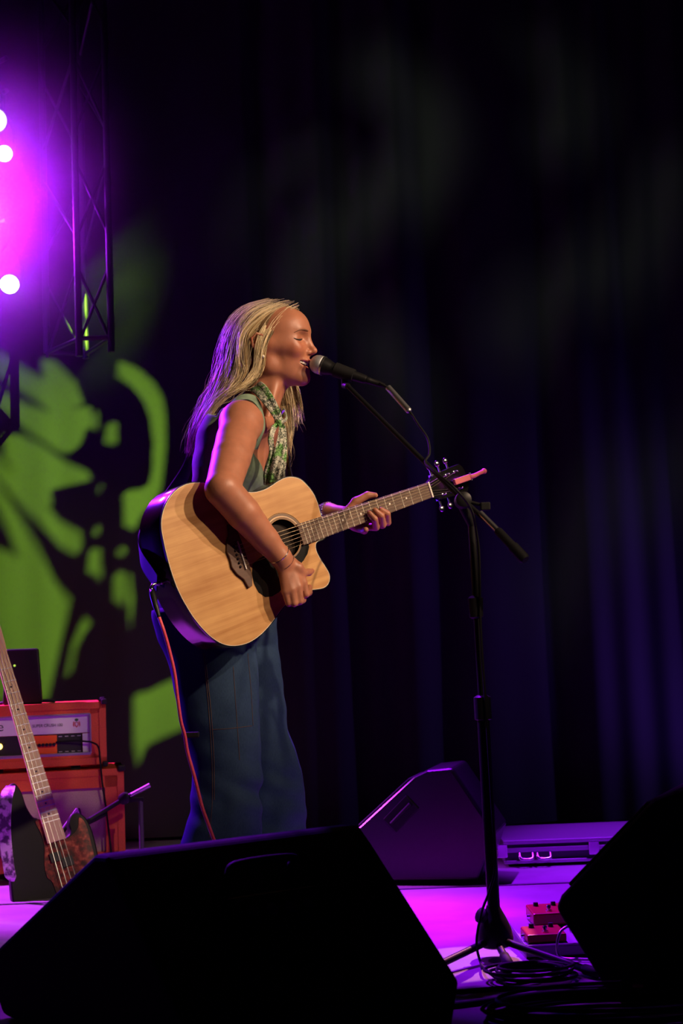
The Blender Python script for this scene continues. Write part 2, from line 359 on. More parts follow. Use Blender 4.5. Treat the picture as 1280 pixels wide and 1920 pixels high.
class Grid:
    def __init__(s, lo, hi, h):
        s.lo = np.asarray(lo, float); s.h = h; s.n = np.ceil((np.asarray(hi) - s.lo) / h).astype(int) + 1
        s.f = np.full(s.n, 0.2, np.float32)
    def win(s, lo, hi):
        a = np.clip(np.floor((np.asarray(lo) - s.lo) / s.h).astype(int), 0, s.n); b = np.clip(np.ceil((np.asarray(hi) - s.lo) / s.h).astype(int) + 1, 0, s.n)
        ax = [(s.lo[i] + s.h * np.arange(a[i], b[i])).astype(np.float32) for i in range(3)]
        P = np.stack(np.meshgrid(*ax, indexing='ij'), -1)
        return tuple(slice(a[i], b[i]) for i in range(3)), P
    def op(s, fn, lo, hi, k, mode='u'):
        w_, P = s.win(lo, hi)
        if P.size == 0: return
        d = fn(P); g = s.f[w_]
        s.f[w_] = smin(g, d, k) if mode == 'u' else smax(g, -d, k)
    def cap(s, a, b, ra, rb, k=0.01, mode='u'):
        a = np.asarray(a, float); b = np.asarray(b, float); m = max(ra, rb) + k + 2 * s.h
        s.op(lambda P: d_cap(P, a, b, ra, rb), np.minimum(a, b) - m, np.maximum(a, b) + m, k, mode)
    def chain(s, pts, rad, k=0.01):
        for i in range(len(pts) - 1): s.cap(pts[i], pts[i + 1], rad[i], rad[i + 1], k)
    def ell(s, c, r, M3=None, k=0.01, mode='u'):
        c = np.asarray(c, float); m = max(r) + k + 2 * s.h
        s.op(lambda P: d_ell(P, c, r, M3), c - m, c + m, k, mode)
    def mesh(s):
        f = s.f; n = f.shape; ins = f < 0
        cs = [(i, j, k) for i in (0, 1) for j in (0, 1) for k in (0, 1)]
        sub = lambda A, c: A[c[0]:n[0] - 1 + c[0], c[1]:n[1] - 1 + c[1], c[2]:n[2] - 1 + c[2]]
        cnt = np.zeros((n[0] - 1, n[1] - 1, n[2] - 1), np.uint8)
        for c in cs: cnt += sub(ins, c)
        cell = np.argwhere((cnt > 0) & (cnt < 8)); idx = -np.ones(cnt.shape, np.int32); idx[tuple(cell.T)] = np.arange(len(cell))
        val = np.stack([f[cell[:, 0] + c[0], cell[:, 1] + c[1], cell[:, 2] + c[2]] for c in cs], 1)
        pos = np.zeros((len(cell), 3)); num = np.zeros(len(cell))
        for a in range(8):
            for b in range(a + 1, 8):
                da = np.array(cs[a]); db = np.array(cs[b])
                if np.abs(da - db).sum() != 1: continue
                m_ = (val[:, a] < 0) != (val[:, b] < 0)
                t = np.where(m_, val[:, a] / (val[:, a] - val[:, b] + 1e-20), 0)
                pos += np.where(m_[:, None], da + t[:, None] * (db - da), 0); num += m_
        V = s.lo + s.h * (cell + pos / num[:, None])
        Q = []
        for ax in range(3):
            sl0 = [slice(1, n[0] - 1), slice(1, n[1] - 1), slice(1, n[2] - 1)]; sl1 = list(sl0)
            sl0[ax] = slice(0, n[ax] - 1); sl1[ax] = slice(1, n[ax])
            A = ins[tuple(sl0)]; B = ins[tuple(sl1)]
            e = np.argwhere(A != B); off = np.array([1, 1, 1]); off[ax] = 0; e = e + off
            if len(e) == 0: continue
            flip = ins[tuple(e.T)]
            u, v_ = [(1, 2), (2, 0), (0, 1)][ax]
            du = np.zeros(3, int); du[u] = 1; dv = np.zeros(3, int); dv[v_] = 1
            q = np.stack([idx[tuple((e - du - dv).T)], idx[tuple((e - dv).T)], idx[tuple(e.T)], idx[tuple((e - du).T)]], 1)
            q[~flip] = q[~flip][:, ::-1]; Q.append(q)
        return V, np.concatenate(Q)
def relax(V, Q, it=1, lam=0.5):
    for _ in range(it):
        acc = np.zeros_like(V); c = np.zeros(len(V))
        for i in range(4):
            for j in (1, 3):
                np.add.at(acc, Q[:, i], V[Q[:, (i + j) % 4]]); np.add.at(c, Q[:, i], 1)
        V = V + lam * (acc / np.maximum(c, 1)[:, None] - V)
    return V
def raw_mesh(name, V, Q, m, parent=None, off=None, colors=None):
    if off is not None: V = V - np.asarray(off, float)
    me = bpy.data.meshes.new(name); me.vertices.add(len(V)); me.vertices.foreach_set('co', V.astype(np.float32).ravel())
    k = Q.shape[1]; me.loops.add(Q.size); me.loops.foreach_set('vertex_index', Q.astype(np.int32).ravel())
    me.polygons.add(len(Q)); me.polygons.foreach_set('loop_start', np.arange(0, Q.size, k, dtype=np.int32))
    me.polygons.foreach_set('loop_total', np.full(len(Q), k, np.int32)); me.polygons.foreach_set('use_smooth', np.ones(len(Q), bool))
    me.update(calc_edges=True); me.validate()
    if colors is not None:
        ca = me.color_attributes.new('tint', 'FLOAT_COLOR', 'POINT'); ca.data.foreach_set('color', np.c_[colors, np.ones(len(colors))].astype(np.float32).ravel())
    me.materials.append(m)
    o = bpy.data.objects.new(name, me); COL.objects.link(o)
    if parent is not None: o.parent = parent
    return o
def sm(x, a, b): t = np.clip((x - a) / (b - a), 0, 1); return t * t * (3 - 2 * t)

# ================================================================== SETTING
o = MB().box((0, 2.71, -0.05), (9, 3.62, 0.10)).build('floor', M['floor']); tag(o, kind='structure')
fb = MB().box((0, 5.83, -0.055), (9, 2.58, 0.10)).build('floor', M['floor']); tag(fb, kind='structure')
tr = MB().box((0, 4.53, -0.003), (9, 0.018, 0.010)).build('trim_1', M['alu_dull']); tag(tr, kind='structure')
tr.location = (0, 0, 0)
wl = MB().box((0, 6.95, 2.4), (9, 0.1, 5.0)).build('wall_back', M['wall']); tag(wl, kind='structure')

# pleated black backdrop
CY = 6.0
def fold(x, z):
    return (0.040 * np.sin(x * 15.0 + 1.3 * np.sin(x * 2.1)) + 0.022 * np.sin(x * 31 + 2 * np.sin(x * 5)) ) * (0.65 + 0.35 * np.sin(x * 1.7 + 0.6)) + 0.012 * np.sin(x * 9 + z * 1.2)
def curtain():
    xs = np.linspace(-4.3, 4.3, 900); zs = np.linspace(0.012, 4.7, 24)
    X, Z = np.meshgrid(xs, zs, indexing='ij'); Y = CY + fold(X, Z) * np.where(X < -0.35, 0.35, 1.0)
    n, m_ = X.shape; V = np.concatenate([np.stack([X, Y, Z], -1).reshape(-1, 3), np.stack([X, Y + 0.004, Z], -1).reshape(-1, 3)])
    i = np.arange(n - 1)[:, None] * m_ + np.arange(m_ - 1)[None]; i = i.ravel()
    q = np.stack([i, i + 1, i + m_ + 1, i + m_], 1); q2 = q[:, ::-1] + n * m_
    t_ = thing('backdrop_curtain', 'tall black pleated backdrop curtain hanging across the back of the stage', 'curtain', (0, CY, 0))
    raw_mesh('drape', V, np.concatenate([q, q2]), M['curtain'], t_, (0, CY, 0))
    MB().cyl((-4.3, 6.0, 4.72), (4.3, 6.0, 4.72), 0.025).build('curtain_rail', M['alu_dull'], t_, (0, CY, 0))
curtain()

# ================================================================== GUITAR
GR = np.array([[0.7647, -0.2689, 0.5856], [0.5761, -0.1217, -0.8082], [0.2886, 0.9555, 0.0618]])
u_, s_, v__ = np.linalg.svd(GR); GR = u_ @ v__
GO = np.array([-0.25671851, 3.49122729, 0.98444747])
def gw(u, v, n): return GO + GR @ np.array([u, v, n], float)
def gp(px, py, n):                      # sight line met with a plane parallel to the soundboard
    d = ray(px, py); N = GR[:, 2]; P0 = GO + n * N
    return C_O + d * (((P0 - C_O) @ N) / (d @ N))
OUT = [(-.101,.205),(-.127,.195),(-.153,.176),(-.173,.152),(-.185,.125),(-.191,.09),(-.195,.05),(-.1965,.01),(-.1945,-.03),(-.187,-.07),(-.175,-.110),(-.156,-.150),(-.136,-.177),(-.114,-.195),(-.089,-.205),(-.06,-.2095),(-.033,-.2075),(-.001,-.199),(.036,-.182),(.075,-.160),(.105,-.148),(.13,-.1425),(.16,-.141),(.19,-.1465),(.212,-.1495),(.228,-.146),(.241,-.134),(.245,-.118),(.2405,-.098),(.233,-.075),(.229,-.052),(.236,-.034),(.262,-.031),(.2745,-.02),(.277,.03),(.279,.061),(.276,.087),(.267,.11),(.251,.134),(.231,.146),(.209,.151),(.183,.149),(.156,.1425),(.131,.1385),(.101,.140),(.07,.1495),(.035,.167),(.0,.186),(-.035,.200),(-.07,.2075)]
OUTL = smooth_curve(OUT, 200, closed=True)
gtr = thing('acoustic_guitar', 'cutaway acoustic guitar with pale spruce top and dark glossy red-brown sides, held by the singer', 'guitar', GO, GR)
def inset(poly, d):
    P = np.asarray(poly); T = np.roll(P, -1, 0) - np.roll(P, 1, 0); T /= np.linalg.norm(T, axis=1)[:, None]
    N = np.stack([T[:, 1], -T[:, 0]], 1); ar = 0.5 * np.sum(P[:, 0] * np.roll(P[:, 1], -1) - np.roll(P[:, 0], -1) * P[:, 1])
    return P - N * d * np.sign(ar)
def guitar():
    P = OUTL; n = len(P)
    depth = lambda u: 0.108 - 0.022 * np.clip((u + 0.2) / 0.48, 0, 1)
    V = []; rings = []
    for k, (ins_, dd) in enumerate([(0.0008, -0.0005), (0, -0.003), (0, -0.5), (0, -0.97), (0.004, -1.0), (0.05, -1.08), (0.10, -1.12)]):
        Q = inset(P, ins_) if ins_ < 0.02 else P * (1 - ins_ * 2.5) + np.array([0.05, 0]) * ins_ * 2.5
        dn = dd if k < 2 else dd * depth(P[:, 0]); V.append(np.c_[Q, np.broadcast_to(dn, (n,))])
    m_ = len(V); Fc = [(i * n + j, i * n + (j + 1) % n, (i + 1) * n + (j + 1) % n, (i + 1) * n + j) for i in range(m_ - 1) for j in range(n)]
    Fc.append(tuple((m_ - 1) * n + j for j in range(n)))
    MB().add(np.concatenate(V), Fc).build('body', M['mahogany'], gtr, smooth='auto')
    # soundboard with a real hole
    bm = bmesh.new(); In = inset(P, 0.0025)
    hc = np.array([0.143, 0.004]); hr = 0.050
    vo = [bm.verts.new((x, y, 0.0005)) for x, y in In]; eo = [bm.edges.new((vo[i], vo[(i + 1) % n])) for i in range(n)]
    hv = [bm.verts.new((hc[0] + hr * math.cos(t), hc[1] + hr * math.sin(t), 0.0005)) for t in np.linspace(0, 2 * math.pi, 48, endpoint=False)]
    eh = [bm.edges.new((hv[i], hv[(i + 1) % 48])) for i in range(48)]
    bmesh.ops.triangle_fill(bm, edges=eo + eh, use_beauty=True)
    r = bmesh.ops.extrude_face_region(bm, geom=bm.faces[:]); bmesh.ops.translate(bm, verts=[v for v in r['geom'] if isinstance(v, bmesh.types.BMVert)], vec=(0, 0, 0.0012))
    bmesh.ops.recalc_face_normals(bm, faces=bm.faces)
    me = bpy.data.meshes.new('soundboard'); bm.to_mesh(me); bm.free(); me.materials.append(M['spruce'])
    so = bpy.data.objects.new('soundboard', me); COL.objects.link(so); so.parent = gtr; tag(so, 'pale spruce soundboard')
    # binding
    def ring(a, b, z0, z1, nm, mt):
        A = inset(P, a); B = inset(P, b); V = np.concatenate([np.c_[A, np.full(n, z0)], np.c_[A, np.full(n, z1)], np.c_[B, np.full(n, z1)], np.c_[B, np.full(n, z0)]])
        Fc = [(k * n + j, k * n + (j + 1) % n, ((k + 1) % 4) * n + (j + 1) % n, ((k + 1) % 4) * n + j) for k in range(4) for j in range(n)]
        return MB().add(V, Fc).build(nm, mt, gtr)
    tag(ring(-0.0004, 0.0018, -0.0045, 0.0018, 'binding', M['pg_black']), 'black edge binding')
    tag(ring(0.0018, 0.0028, 0.0012, 0.0020, 'purfling', M['bone']), 'thin pale inlay line')
    MB().lathe((hc[0], hc[1], -0.02), (0, 0, -1), [(0, 0.06), (0.001, 0.06)], 24).build('hole_shade_disc', M['hole_shade'], gtr)  # dark disc added to stand for the shade inside the sound hole
    def disc_ring(r0, r1, z, nm, mt):
        th = np.linspace(0, 2 * math.pi, 64, endpoint=False); V = []
        for r, zz in ((r0, z - 0.0003), (r0, z), (r1, z), (r1, z - 0.0003)): V.append(np.stack([hc[0] + r * np.cos(th), hc[1] + r * np.sin(th), np.full(64, zz)], 1))
        Fc = [(k * 64 + j, k * 64 + (j + 1) % 64, ((k + 1) % 4) * 64 + (j + 1) % 64, ((k + 1) % 4) * 64 + j) for k in range(4) for j in range(64)]
        return MB().add(np.concatenate(V), Fc).build(nm, mt, gtr)
    disc_ring(0.051, 0.0545, 0.0021, 'rosette', M['rosette']); disc_ring(0.0565, 0.0575, 0.0021, 'rosette', M['bone']); disc_ring(0.0585, 0.064, 0.0021, 'rosette', M['rosette']); disc_ring(0.065, 0.066, 0.0021, 'rosette', M['pg_black'])
    # pickguard
    arc = [(hc[0] + 0.0545 * math.cos(t), hc[1] + 0.0545 * math.sin(t)) for t in np.linspace(R(-5), R(-158), 18)]
    pg = arc + [(.055,-.022),(.031,-.029),(.020,-.05),(.016,-.075),(.021,-.10),(.035,-.117),(.055,-.122),(.08,-.118),(.11,-.10),(.15,-.078),(.18,-.064),(.197,-.052),(.209,-.036),(.209,-.028),(.200,-.02)]
    MB().prism(pg, 0.0017, 0.0028).build('pickguard', M['pg_black'], gtr)
    # bridge
    half = [(-.017,.0),(-.032,.005),(-.034,.02),(-.026,.04),(-.012,.058),(-.006,.082),(.006,.080),(.014,.060),(.016,.04),(.017,.02)]
    br = [(x, -y) for x, y in half[::-1][:-1]]; br = [(x, y) for x, y in half[1:]] + [(x, -y) for x, y in half[::-1][:-1]]
    MB().prism(br, 0.0015, 0.009).build('bridge', M['bridge_wood'], gtr, bevel=0.0015)
    MB().box((0.002, 0, 0.0105), (0.003, 0.072, 0.006)).build('saddle', M['bone'], gtr)
    for i in range(6):
        v = -0.026 + i * 0.0104
        MB().lathe((-0.011, v, 0.008), (0, 0, 1), [(0, 0.0026), (0.002, 0.0032), (0.004, 0.0028), (0.005, 0.001)], 10).build('bridge_pin', M['pg_black'], gtr, smooth=True)
    # neck + fretboard
    W = lambda u: 0.0215 + (0.645 - u) / 0.455 * 0.0065
    nk = []
    for u, th_ in ((0.20, .020), (0.262, .050), (0.30, .026), (0.34, .0215), (0.63, .0195), (0.65, .0185), (0.668, .018)):
        a = np.linspace(0, math.pi, 13); w_ = W(min(u, .645)) - 0.0005
        nk.append(np.stack([np.full(13, u), w_ * np.cos(a), 0.0035 - th_ * np.sin(a) ** 0.8], 1))
    nk = nk[1:]
    V = np.concatenate(nk); m_ = len(nk); Fc = [(i * 13 + j, i * 13 + j + 1, (i + 1) * 13 + j + 1, (i + 1) * 13 + j) for i in range(m_ - 1) for j in range(12)]
    Fc += [(i * 13, (i + 1) * 13, (i + 1) * 13 + 12, i * 13 + 12) for i in range(m_ - 1)]; Fc += [tuple(range(13)), tuple((m_ - 1) * 13 + j for j in range(12, -1, -1))]
    MB().add(V, Fc).build('neck', M['mahog_neck'], gtr, smooth='auto')
    MB().prism([(.190, -W(.19)), (.645, -.0215), (.645, .0215), (.190, W(.19))], 0.0035, 0.0095).build('fretboard', M['rosewood'], gtr, bevel=0.0006)
    for k in range(1, 21):
        u = 0.645 - 0.645 * (1 - 2 ** (-k / 12))
        u = 0.645 * (2 ** (-k / 12))
        if u < 0.195: break
        MB().box((u, 0, 0.0098), (0.0012, 2 * W(u) + 0.0006, 0.0011)).build('fret', M['fret_wire'], gtr)
        MB().lathe((u + 0.01, W(u), 0.0075), (0, 1, 0), [(0, 0.001), (0.0004, 0.001)], 8).build('side_dot', M['bone'], gtr) if k in (3, 5, 7, 9) else None
    for k in (3, 5, 7, 9, 12):
        u = 0.645 * (2 ** (-(k - 0.5) / 12)); MB().lathe((u, 0, 0.0094), (0, 0, 1), [(0, 0.0028), (0.0003, 0.0028)], 14).build('fret_inlay', M['bone'], gtr)
    MB().box((0.6475, 0, 0.0095), (0.005, 0.044, 0.007)).build('nut', M['bone'], gtr)
    # headstock, tilted back
    ta = R(13); A = (math.cos(ta), 0, -math.sin(ta)); N = (math.sin(ta), 0, math.cos(ta))
    hs = [(0, -.022), (.018, -.027), (.035, -.0345), (.12, -.040), (.165, -.041), (.178, -.030), (.184, -.012), (.180, 0), (.184, .012), (.178, .030), (.165, .041), (.12, .040), (.035, .0345), (.018, .027), (0, .022)]
    MB().prism(hs, -0.010, 0.004, O=(0.650, 0, 0.004), A=A, N=N).build('headstock', M['pg_black'], gtr, bevel=0.001)
    H0 = np.array((0.650, 0, 0.004)); A = np.array(A); N = np.array(N)
    posts = []
    for sd in (1, -1):
        for k in range(3):
            c = H0 + A * (0.045 + k * 0.042); y = sd * 0.024
            p = MB(); p.lathe(c + (0, y, 0) + N * 0.004, N, [(0, 0.0055), (0.003, 0.005), (0.004, 0.003), (0.014, 0.0028), (0.015, 0.0015)], 12)
            post = p.build('tuner', M['chrome'], gtr, smooth='auto')
            q = MB(); q.cyl(c + (0, sd * 0.036, 0) - N * 0.012, c + (0, sd * 0.052, 0) - N * 0.012, 0.0028)
            q.ball(c + np.array((0, sd * 0.061, 0)) - N * 0.012, (0.0095, 0.0095, 0.0050), 12, 8); q.box(c + (0, sd * 0.028, 0) - N * 0.013, (0.014, 0.018, 0.008))
            q.build('tuner_button', M['chrome'], post, smooth='auto')
            posts.append((c + np.array((0, y, 0)) + N * 0.012, sd, k))
    # strings
    order = [(1, 0), (1, 1), (1, 2), (-1, 2), (-1, 1), (-1, 0)]
    for i in range(6):
        yb = 0.026 - i * 0.0104; yn = 0.0175 - i * 0.007
        sd, k = order[i]; pp = [p for p, s2, k2 in posts if s2 == sd and k2 == k][0]
        r = [.00070, .00058, .00046, .00038, .0003, .00026][i]
        MB().sweep([(-0.011, yb, 0.010), (0.002, yb, 0.0155), (0.6475, yn, 0.0135), pp], r, 6).build('string', M['string'], gtr)
    # strap button, end-pin jack
    MB().lathe((-0.196, 0.0, -0.055), (-1, 0, 0), [(0, .007), (.003, .007), (.004, .0045), (.010, .0045), (.011, .0075), (.014, .0065)], 16).build('end_pin', M['chrome'], gtr, smooth='auto')
    MB().prism([(-.03, -.024), (.03, -.024), (.03, .024), (-.03, .024)], 0, 0.002, O=(0.12, 0.139, -0.045), A=(1, 0, -0.06), B=(0, 0, 1), N=(0, 1, 0)).build('preamp_panel', M['black_plastic'], gtr, bevel=0.001)
    # broad black strap up over the far shoulder
    return gtr
guitar()

# capo clipped on headstock
cap = thing('capo', 'pink spring capo clamped onto the head of the acoustic guitar', 'capo', gw(.762, -.002, .012), GR)
def capo():
    c = gw(.762, -.002, .012)
    MB().box((0, 0, 0.006), (0.060, 0.017, 0.010)).build('bar', M['pink'], cap, bevel=0.002)
    MB().sweep([(0.028, 0, 0.006), (0.05, -.001, 0.004), (0.075, 0.001, 0.0), (0.092, 0.002, -0.002)], [.0075, .0065, .0058, .0066], 10).build('handle', M['pink'], cap, smooth=True)
    MB().box((0, 0, -0.012), (0.05, 0.012, 0.010)).build('rubber_pad', M['rubber'], cap, bevel=0.002)
    MB().lathe((0.036, -0.011, 0.004), (0, 1, 0), [(0, .003), (.022, .003)], 10).build('pivot_pin', M['steel'], cap)
    MB().ball((0.096, 0.002, -0.002), 0.0085).build('handle_tip', M['pink'], cap, smooth=True)
capo()

# ================================================================== SINGER
HO = at(520, 650, 3.78)
YH = R(12)
HX = math.cos(YH) * C_RT - math.sin(YH) * C_FW; HY = math.sin(YH) * C_RT + math.cos(YH) * C_FW; HZ = C_UP.copy()
HM = np.stack([HX, HY, HZ], 1)                    # columns: head local axes (x = face forward, y = her left, z = up)
def hw(x, y, z): return HO + HM @ np.array([x, y, z], float)
singer = thing('person', 'blond singer in green sleeveless top, neck scarf and blue flared jeans, smiling', 'person', (-0.25, 3.76, 0))
SO = np.array([-0.25, 3.76, 0])

def head_sdf(P):
    q = (P - HO.astype(np.float32)) @ HM.astype(np.float32); x, y, z = q[..., 0], np.abs(q[..., 1]), q[..., 2]
    Q = np.stack([x, y, z], -1)
    d = d_ell(Q, (-.010, 0, .030), (.088, .071, .074))
    d = smin(d, d_ell(Q, (.034, 0, .048), (.052, .056, .052)), .03)
    d = smin(d, d_ell(Q, (.030, 0, -.016), (.053, .055, .070)), .03)
    d = smin(d, d_cap(Q, (.074, .008, .039), (.064, .034, .040), .0105, .009), .016)
    d = smin(d, d_ell(Q, (.030, 0, -.052), (.046, .043, .044)), .02)
    d = smin(d, d_cap(Q, (.068, .008, -.086), (-.010, .043, -.058), .0165, .0175), .024)
    d = smin(d, d_ell(Q, (.0715, 0, -.086), (.0165, .018, .0165)), .016)
    d = smin(d, d_cap(Q, (-.010, .045, -.058), (-.018, .055, -.012), .017, .018), .024)
    d = smin(d, d_cap(Q, (.055, 0, -.082), (0, 0, -.078), .018, .036), .02)
    d = smin(d, d_cap(Q, (.052, .044, -.002), (.0, .059, .0), .015, .015), .02)
    d = smin(d, d_ell(Q, (.057, .033, -.014), (.023, .022, .020)), .014)       # smiling cheek
    d = smin(d, d_ell(Q, (.070, 0, -.048), (.0165, .027, .022)), .016)         # muzzle
    d = smax(d, -d_ell(Q, (.0850, .0320, .0190), (.0165, .0190, .0135)), .014) # eye socket
    d = smin(d, d_ell(Q, (.0570, .0325, .0185), (.0160, .0185, .0135)), .005)  # lids over the eye
    # nose
    d = smin(d, d_cap(Q, (.081, 0, .024), (.0985, 0, -.010), .0065, .0080), .012)
    d = smin(d, d_ell(Q, (.1010, 0, -.0140), (.0095, .0090, .0082)), .006)
    d = smin(d, d_ell(Q, (.0865, .0105, -.0185), (.0092, .0062, .0070)), .005)
    d = smin(d, d_cap(Q, (.094, 0, -.020), (.082, 0, -.028), .0055, .006), .006)
    d = smax(d, -d_ell(Q, (.0905, .0058, -.0260), (.0050, .0027, .0040)), .003)
    # mouth opening and lips
    zc = z - 7.0 * y * y
    Qm = np.stack([x, y, zc], -1)
    d = smax(d, -d_ell(Qm, (.066, 0, -.0520), (.038, .0335, .0118)), .003)
    for a_, b_, ra, rb in (((.0885, 0, -.0400), (.0855, .0135, -.0397), .0045, .0043), ((.0855, .0135, -.0397), (.0765, .0245, -.0387), .0043, .0038), ((.0765, .0245, -.0387), (.0590, .0345, -.0395), .0038, .0026),
                           ((.0845, 0, -.0668), (.0810, .0135, -.0648), .0056, .0053), ((.0810, .0135, -.0648), (.0735, .0245, -.0582), .0053, .0044), ((.0735, .0245, -.0582), (.0585, .0340, -.0425), .0044, .0028)):
        d = smin(d, d_cap(Q, a_, b_, ra, rb), .004)
    # ears
    e = [(-.018, .068, .004), (-.022, .077, .022), (-.036, .084, .027), (-.049, .085, .014), (-.047, .081, -.006), (-.034, .071, -.022), (-.026, .068, -.032), (-.020, .065, -.028)]
    for i in range(len(e) - 1): d = smin(d, d_cap(Q, e[i], e[i + 1], .0036, .0036), .003)
    d = smin(d, d_ell(Q, (-.032, .073, .0), (.014, .006, .022)), .006)
    d = smax(d, -d_ell(Q, (-.031, .086, .004), (.009, .009, .013)), .004)
    return d

P_ = lambda px, py, Y: at(px, py, Y)
TY = R(25)
TF = math.cos(TY) * C_RT - math.sin(TY) * C_FW; TL = math.sin(TY) * C_RT + math.cos(TY) * C_FW
lean = R(13)
TU = math.cos(lean) * C_UP + math.sin(lean) * TF; TF2 = math.cos(lean) * TF - math.sin(lean) * C_UP
TM = np.stack([TF2, TL, TU], 1)
CHC = P_(441, 868, 3.80)
S_r = P_(452, 791, 3.60); S_l = P_(498, 806, 3.93)
def torso_sdf(P):
    Pf = P
    d = d_ell(Pf, CHC, (.096, .138, .165), TM)
    d = smin(d, d_ell(Pf, P_(449, 812, 3.79), (.070, .125, .070), TM), .05)
    for sgn in (-1, 1):
        c = CHC + TM @ np.array([.055, .062 * sgn, -.012]); d = smin(d, d_ell(Pf, c, (.056, .058, .062), TM), .03)
    d = smin(d, d_ell(Pf, P_(412, 1010, 3.78), (.088, .122, .15), TM), .06)
    d = smin(d, d_ell(Pf, P_(395, 1110, 3.76), (.110, .150, .10), TM), .06)
    d = smin(d, d_cap(Pf, P_(484, 792, 3.78), S_r + (.0, .02, -.004), .050, .043), .04)
    d = smin(d, d_cap(Pf, P_(484, 792, 3.78), S_l, .050, .043), .04)
    return d

def build_body():
    g = Grid((-.62, 3.24, .80), (.24, 4.10, 1.70), 0.0027)
    lo = HO - .14; hi = HO + .14
    g.op(head_sdf, lo, hi, .004)
    g.chain([hw(-.030, 0, -.045), hw(-.034, 0, -.110), P_(484, 792, 3.78)], [.047, .046, .054], .022)
    g.cap(hw(.012, .012, -.085), P_(503, 790, 3.74), .010, .007, .02); g.cap(hw(.005, -.022, -.085), P_(499, 790, 3.71), .012, .008, .02)
    g.op(torso_sdf, (-.62, 3.5, .80), (.12, 4.1, 1.36), .03)
    # near (right) arm
    elb = gp(417, 917, .058); wr = gp(527, 1046, .052)
    g.ell(S_r, (.052, .052, .052), None, .03)
    am = lambda a_, b_, t_: a_ * (1 - t_) + b_ * t_
    g.cap(S_r, am(S_r, elb, .3), .0500, .0500, .02); g.chain([am(S_r, elb, .28), am(S_r, elb, .55), elb], [.0505, .0485, .0425], .004)
    mid = gp(456, 962, .056)
    g.chain([elb, mid, gp(498, 1012, .050), wr], [.0430, .0415, .0330, .0250], .005)
    # right hand
    k0 = [gp(535.5, 1109, .052), gp(547, 1106, .060), gp(559, 1100, .062), gp(568, 1092, .056)]
    pip = [gp(541, 1131, .050), gp(551.5, 1131, .058), gp(562, 1127, .060), gp(573, 1114, .056)]
    dip = [gp(549, 1129, .030), gp(558, 1129, .034), gp(567, 1125, .036), gp(579, 1111, .034)]
    tip = [gp(552, 1117, .018), gp(561, 1115, .018), gp(570, 1111, .018), gp(580, 1101, .018)]
    wc = gp(532, 1054, .052)
    for i in range(4):
        st = gp(530 + i * 6.0, 1060 - i * 1.5, .050)
        g.cap(st, k0[i], .0135, .0112, .012)
    g.ell(gp(545, 1080, .048), (.024, .034, .015), np.stack([GR[:, 0] * .94 + GR[:, 1] * .33, GR[:, 1] * .94 - GR[:, 0] * .33, GR[:, 2]], 1), .012)
    g.cap(wr, wc, .0245, .021, .014)
    for i in range(4):
        r = (.0085, .0093, .0098, .0095)[i]
        sub = Grid.chain
        g.cap(k0[i], pip[i], .0108, r, .002); g.cap(pip[i], dip[i], r, r * .92, .002); g.cap(dip[i], tip[i], r * .92, r * .8, .002)
    g.chain([gp(541, 1058, .052), gp(558, 1064, .060), gp(568, 1074, .056)], [.015, .0125, .0108], .008)
    g.cap(gp(568, 1074, .056), gp(579, 1073, .044), .0108, .0092, .003); g.cap(gp(579, 1073, .044), gp(585, 1070.5, .036), .0092, .0066, .003)
    # far (left) arm and hand
    el = P_(497, 985, 3.97); wl_ = P_(617, 961, 3.800)
    g.ell(S_l, (.050, .050, .050), None, .03)
    g.chain([S_l, P_(487, 895, 3.97), el], [.047, .043, .038], .02)
    g.chain([el, P_(555, 975, 3.90), wl_], [.039, .034, .024], .02)
    def nk(u, v, n): return gw(u, v, n)
    # neck frame: u along, v up (bass), n out of the fretboard; hand near u~.39-.44
    g.chain([wl_, nk(.395, .006, -.042)], [.023, .021], .012)
    mc = [nk(.405, -.036, -.032), nk(.427, -.037, -.032), nk(.449, -.037, -.030), nk(.469, -.036, -.026)]
    for i in range(4): g.cap(nk(.392 + i * .012, .002, -.044), mc[i], .0155, .0105, .010)
    g.ell(nk(.410, -.012, -.046), (.026, .030, .016), GR, .012)
    pp = [nk(.433, -.047, .004), nk(.455, -.047, .006), nk(.474, -.045, .006)]
    tt = [nk(.420, -.024, .026), nk(.444, -.022, .027), nk(.466, -.022, .026)]
    te = [nk(.413, -.004, .021), nk(.434, -.002, .021), nk(.455, -.006, .020)]
    for i in range(3):
        g.cap(mc[i + 1] if i < 2 else mc[3], pp[i], .0105, .0098, .003); g.cap(pp[i], tt[i], .0098, .0088, .0015); g.cap(tt[i], te[i], .0088, .0068, .0015)
    g.cap(mc[0], nk(.405, -.046, -.012), .0105, .0095, .003); g.cap(nk(.405, -.046, -.012), nk(.398, -.044, .004), .0095, .008, .002)
    # thumb over the bass edge
    g.chain([nk(.385, .010, -.040), nk(.415, .034, -.022), nk(.447, .040, -.006)], [.0145, .0115, .0105], .006)
    g.cap(nk(.447, .040, -.006), nk(.462, .034, .006), .0105, .0075, .003)
    V, Q = g.mesh(); V = relax(V, Q, 1, .35)
    global BODY_BVH
    BODY_BVH = BVHTree.FromPolygons(V.tolist(), Q.tolist())
    # lower body, coarser, meets the torso under the waistband
    g2 = Grid((-.62, 3.45, .0), (.06, 4.12, .86), 0.007)
    g2.ell(P_(395, 1110, 3.76), (.098, .130, .10), TM, .04)
    hips = LEGS()
    for L in hips: g2.chain([L[0], L[1], L[2]], [.052, .042, .034], .03); g2.cap(L[2], L[2] * (1, 1, 0) + np.array((.0, .0, .030)) , .036, .032, .02); g2.cap(L[2] * (1, 1, 0) + np.array((0, 0, .034)), L[2] * (1, 1, 0) + np.array((.15, -.03, .028)), .032, .022, .02)
    V2, Q2 = g2.mesh()
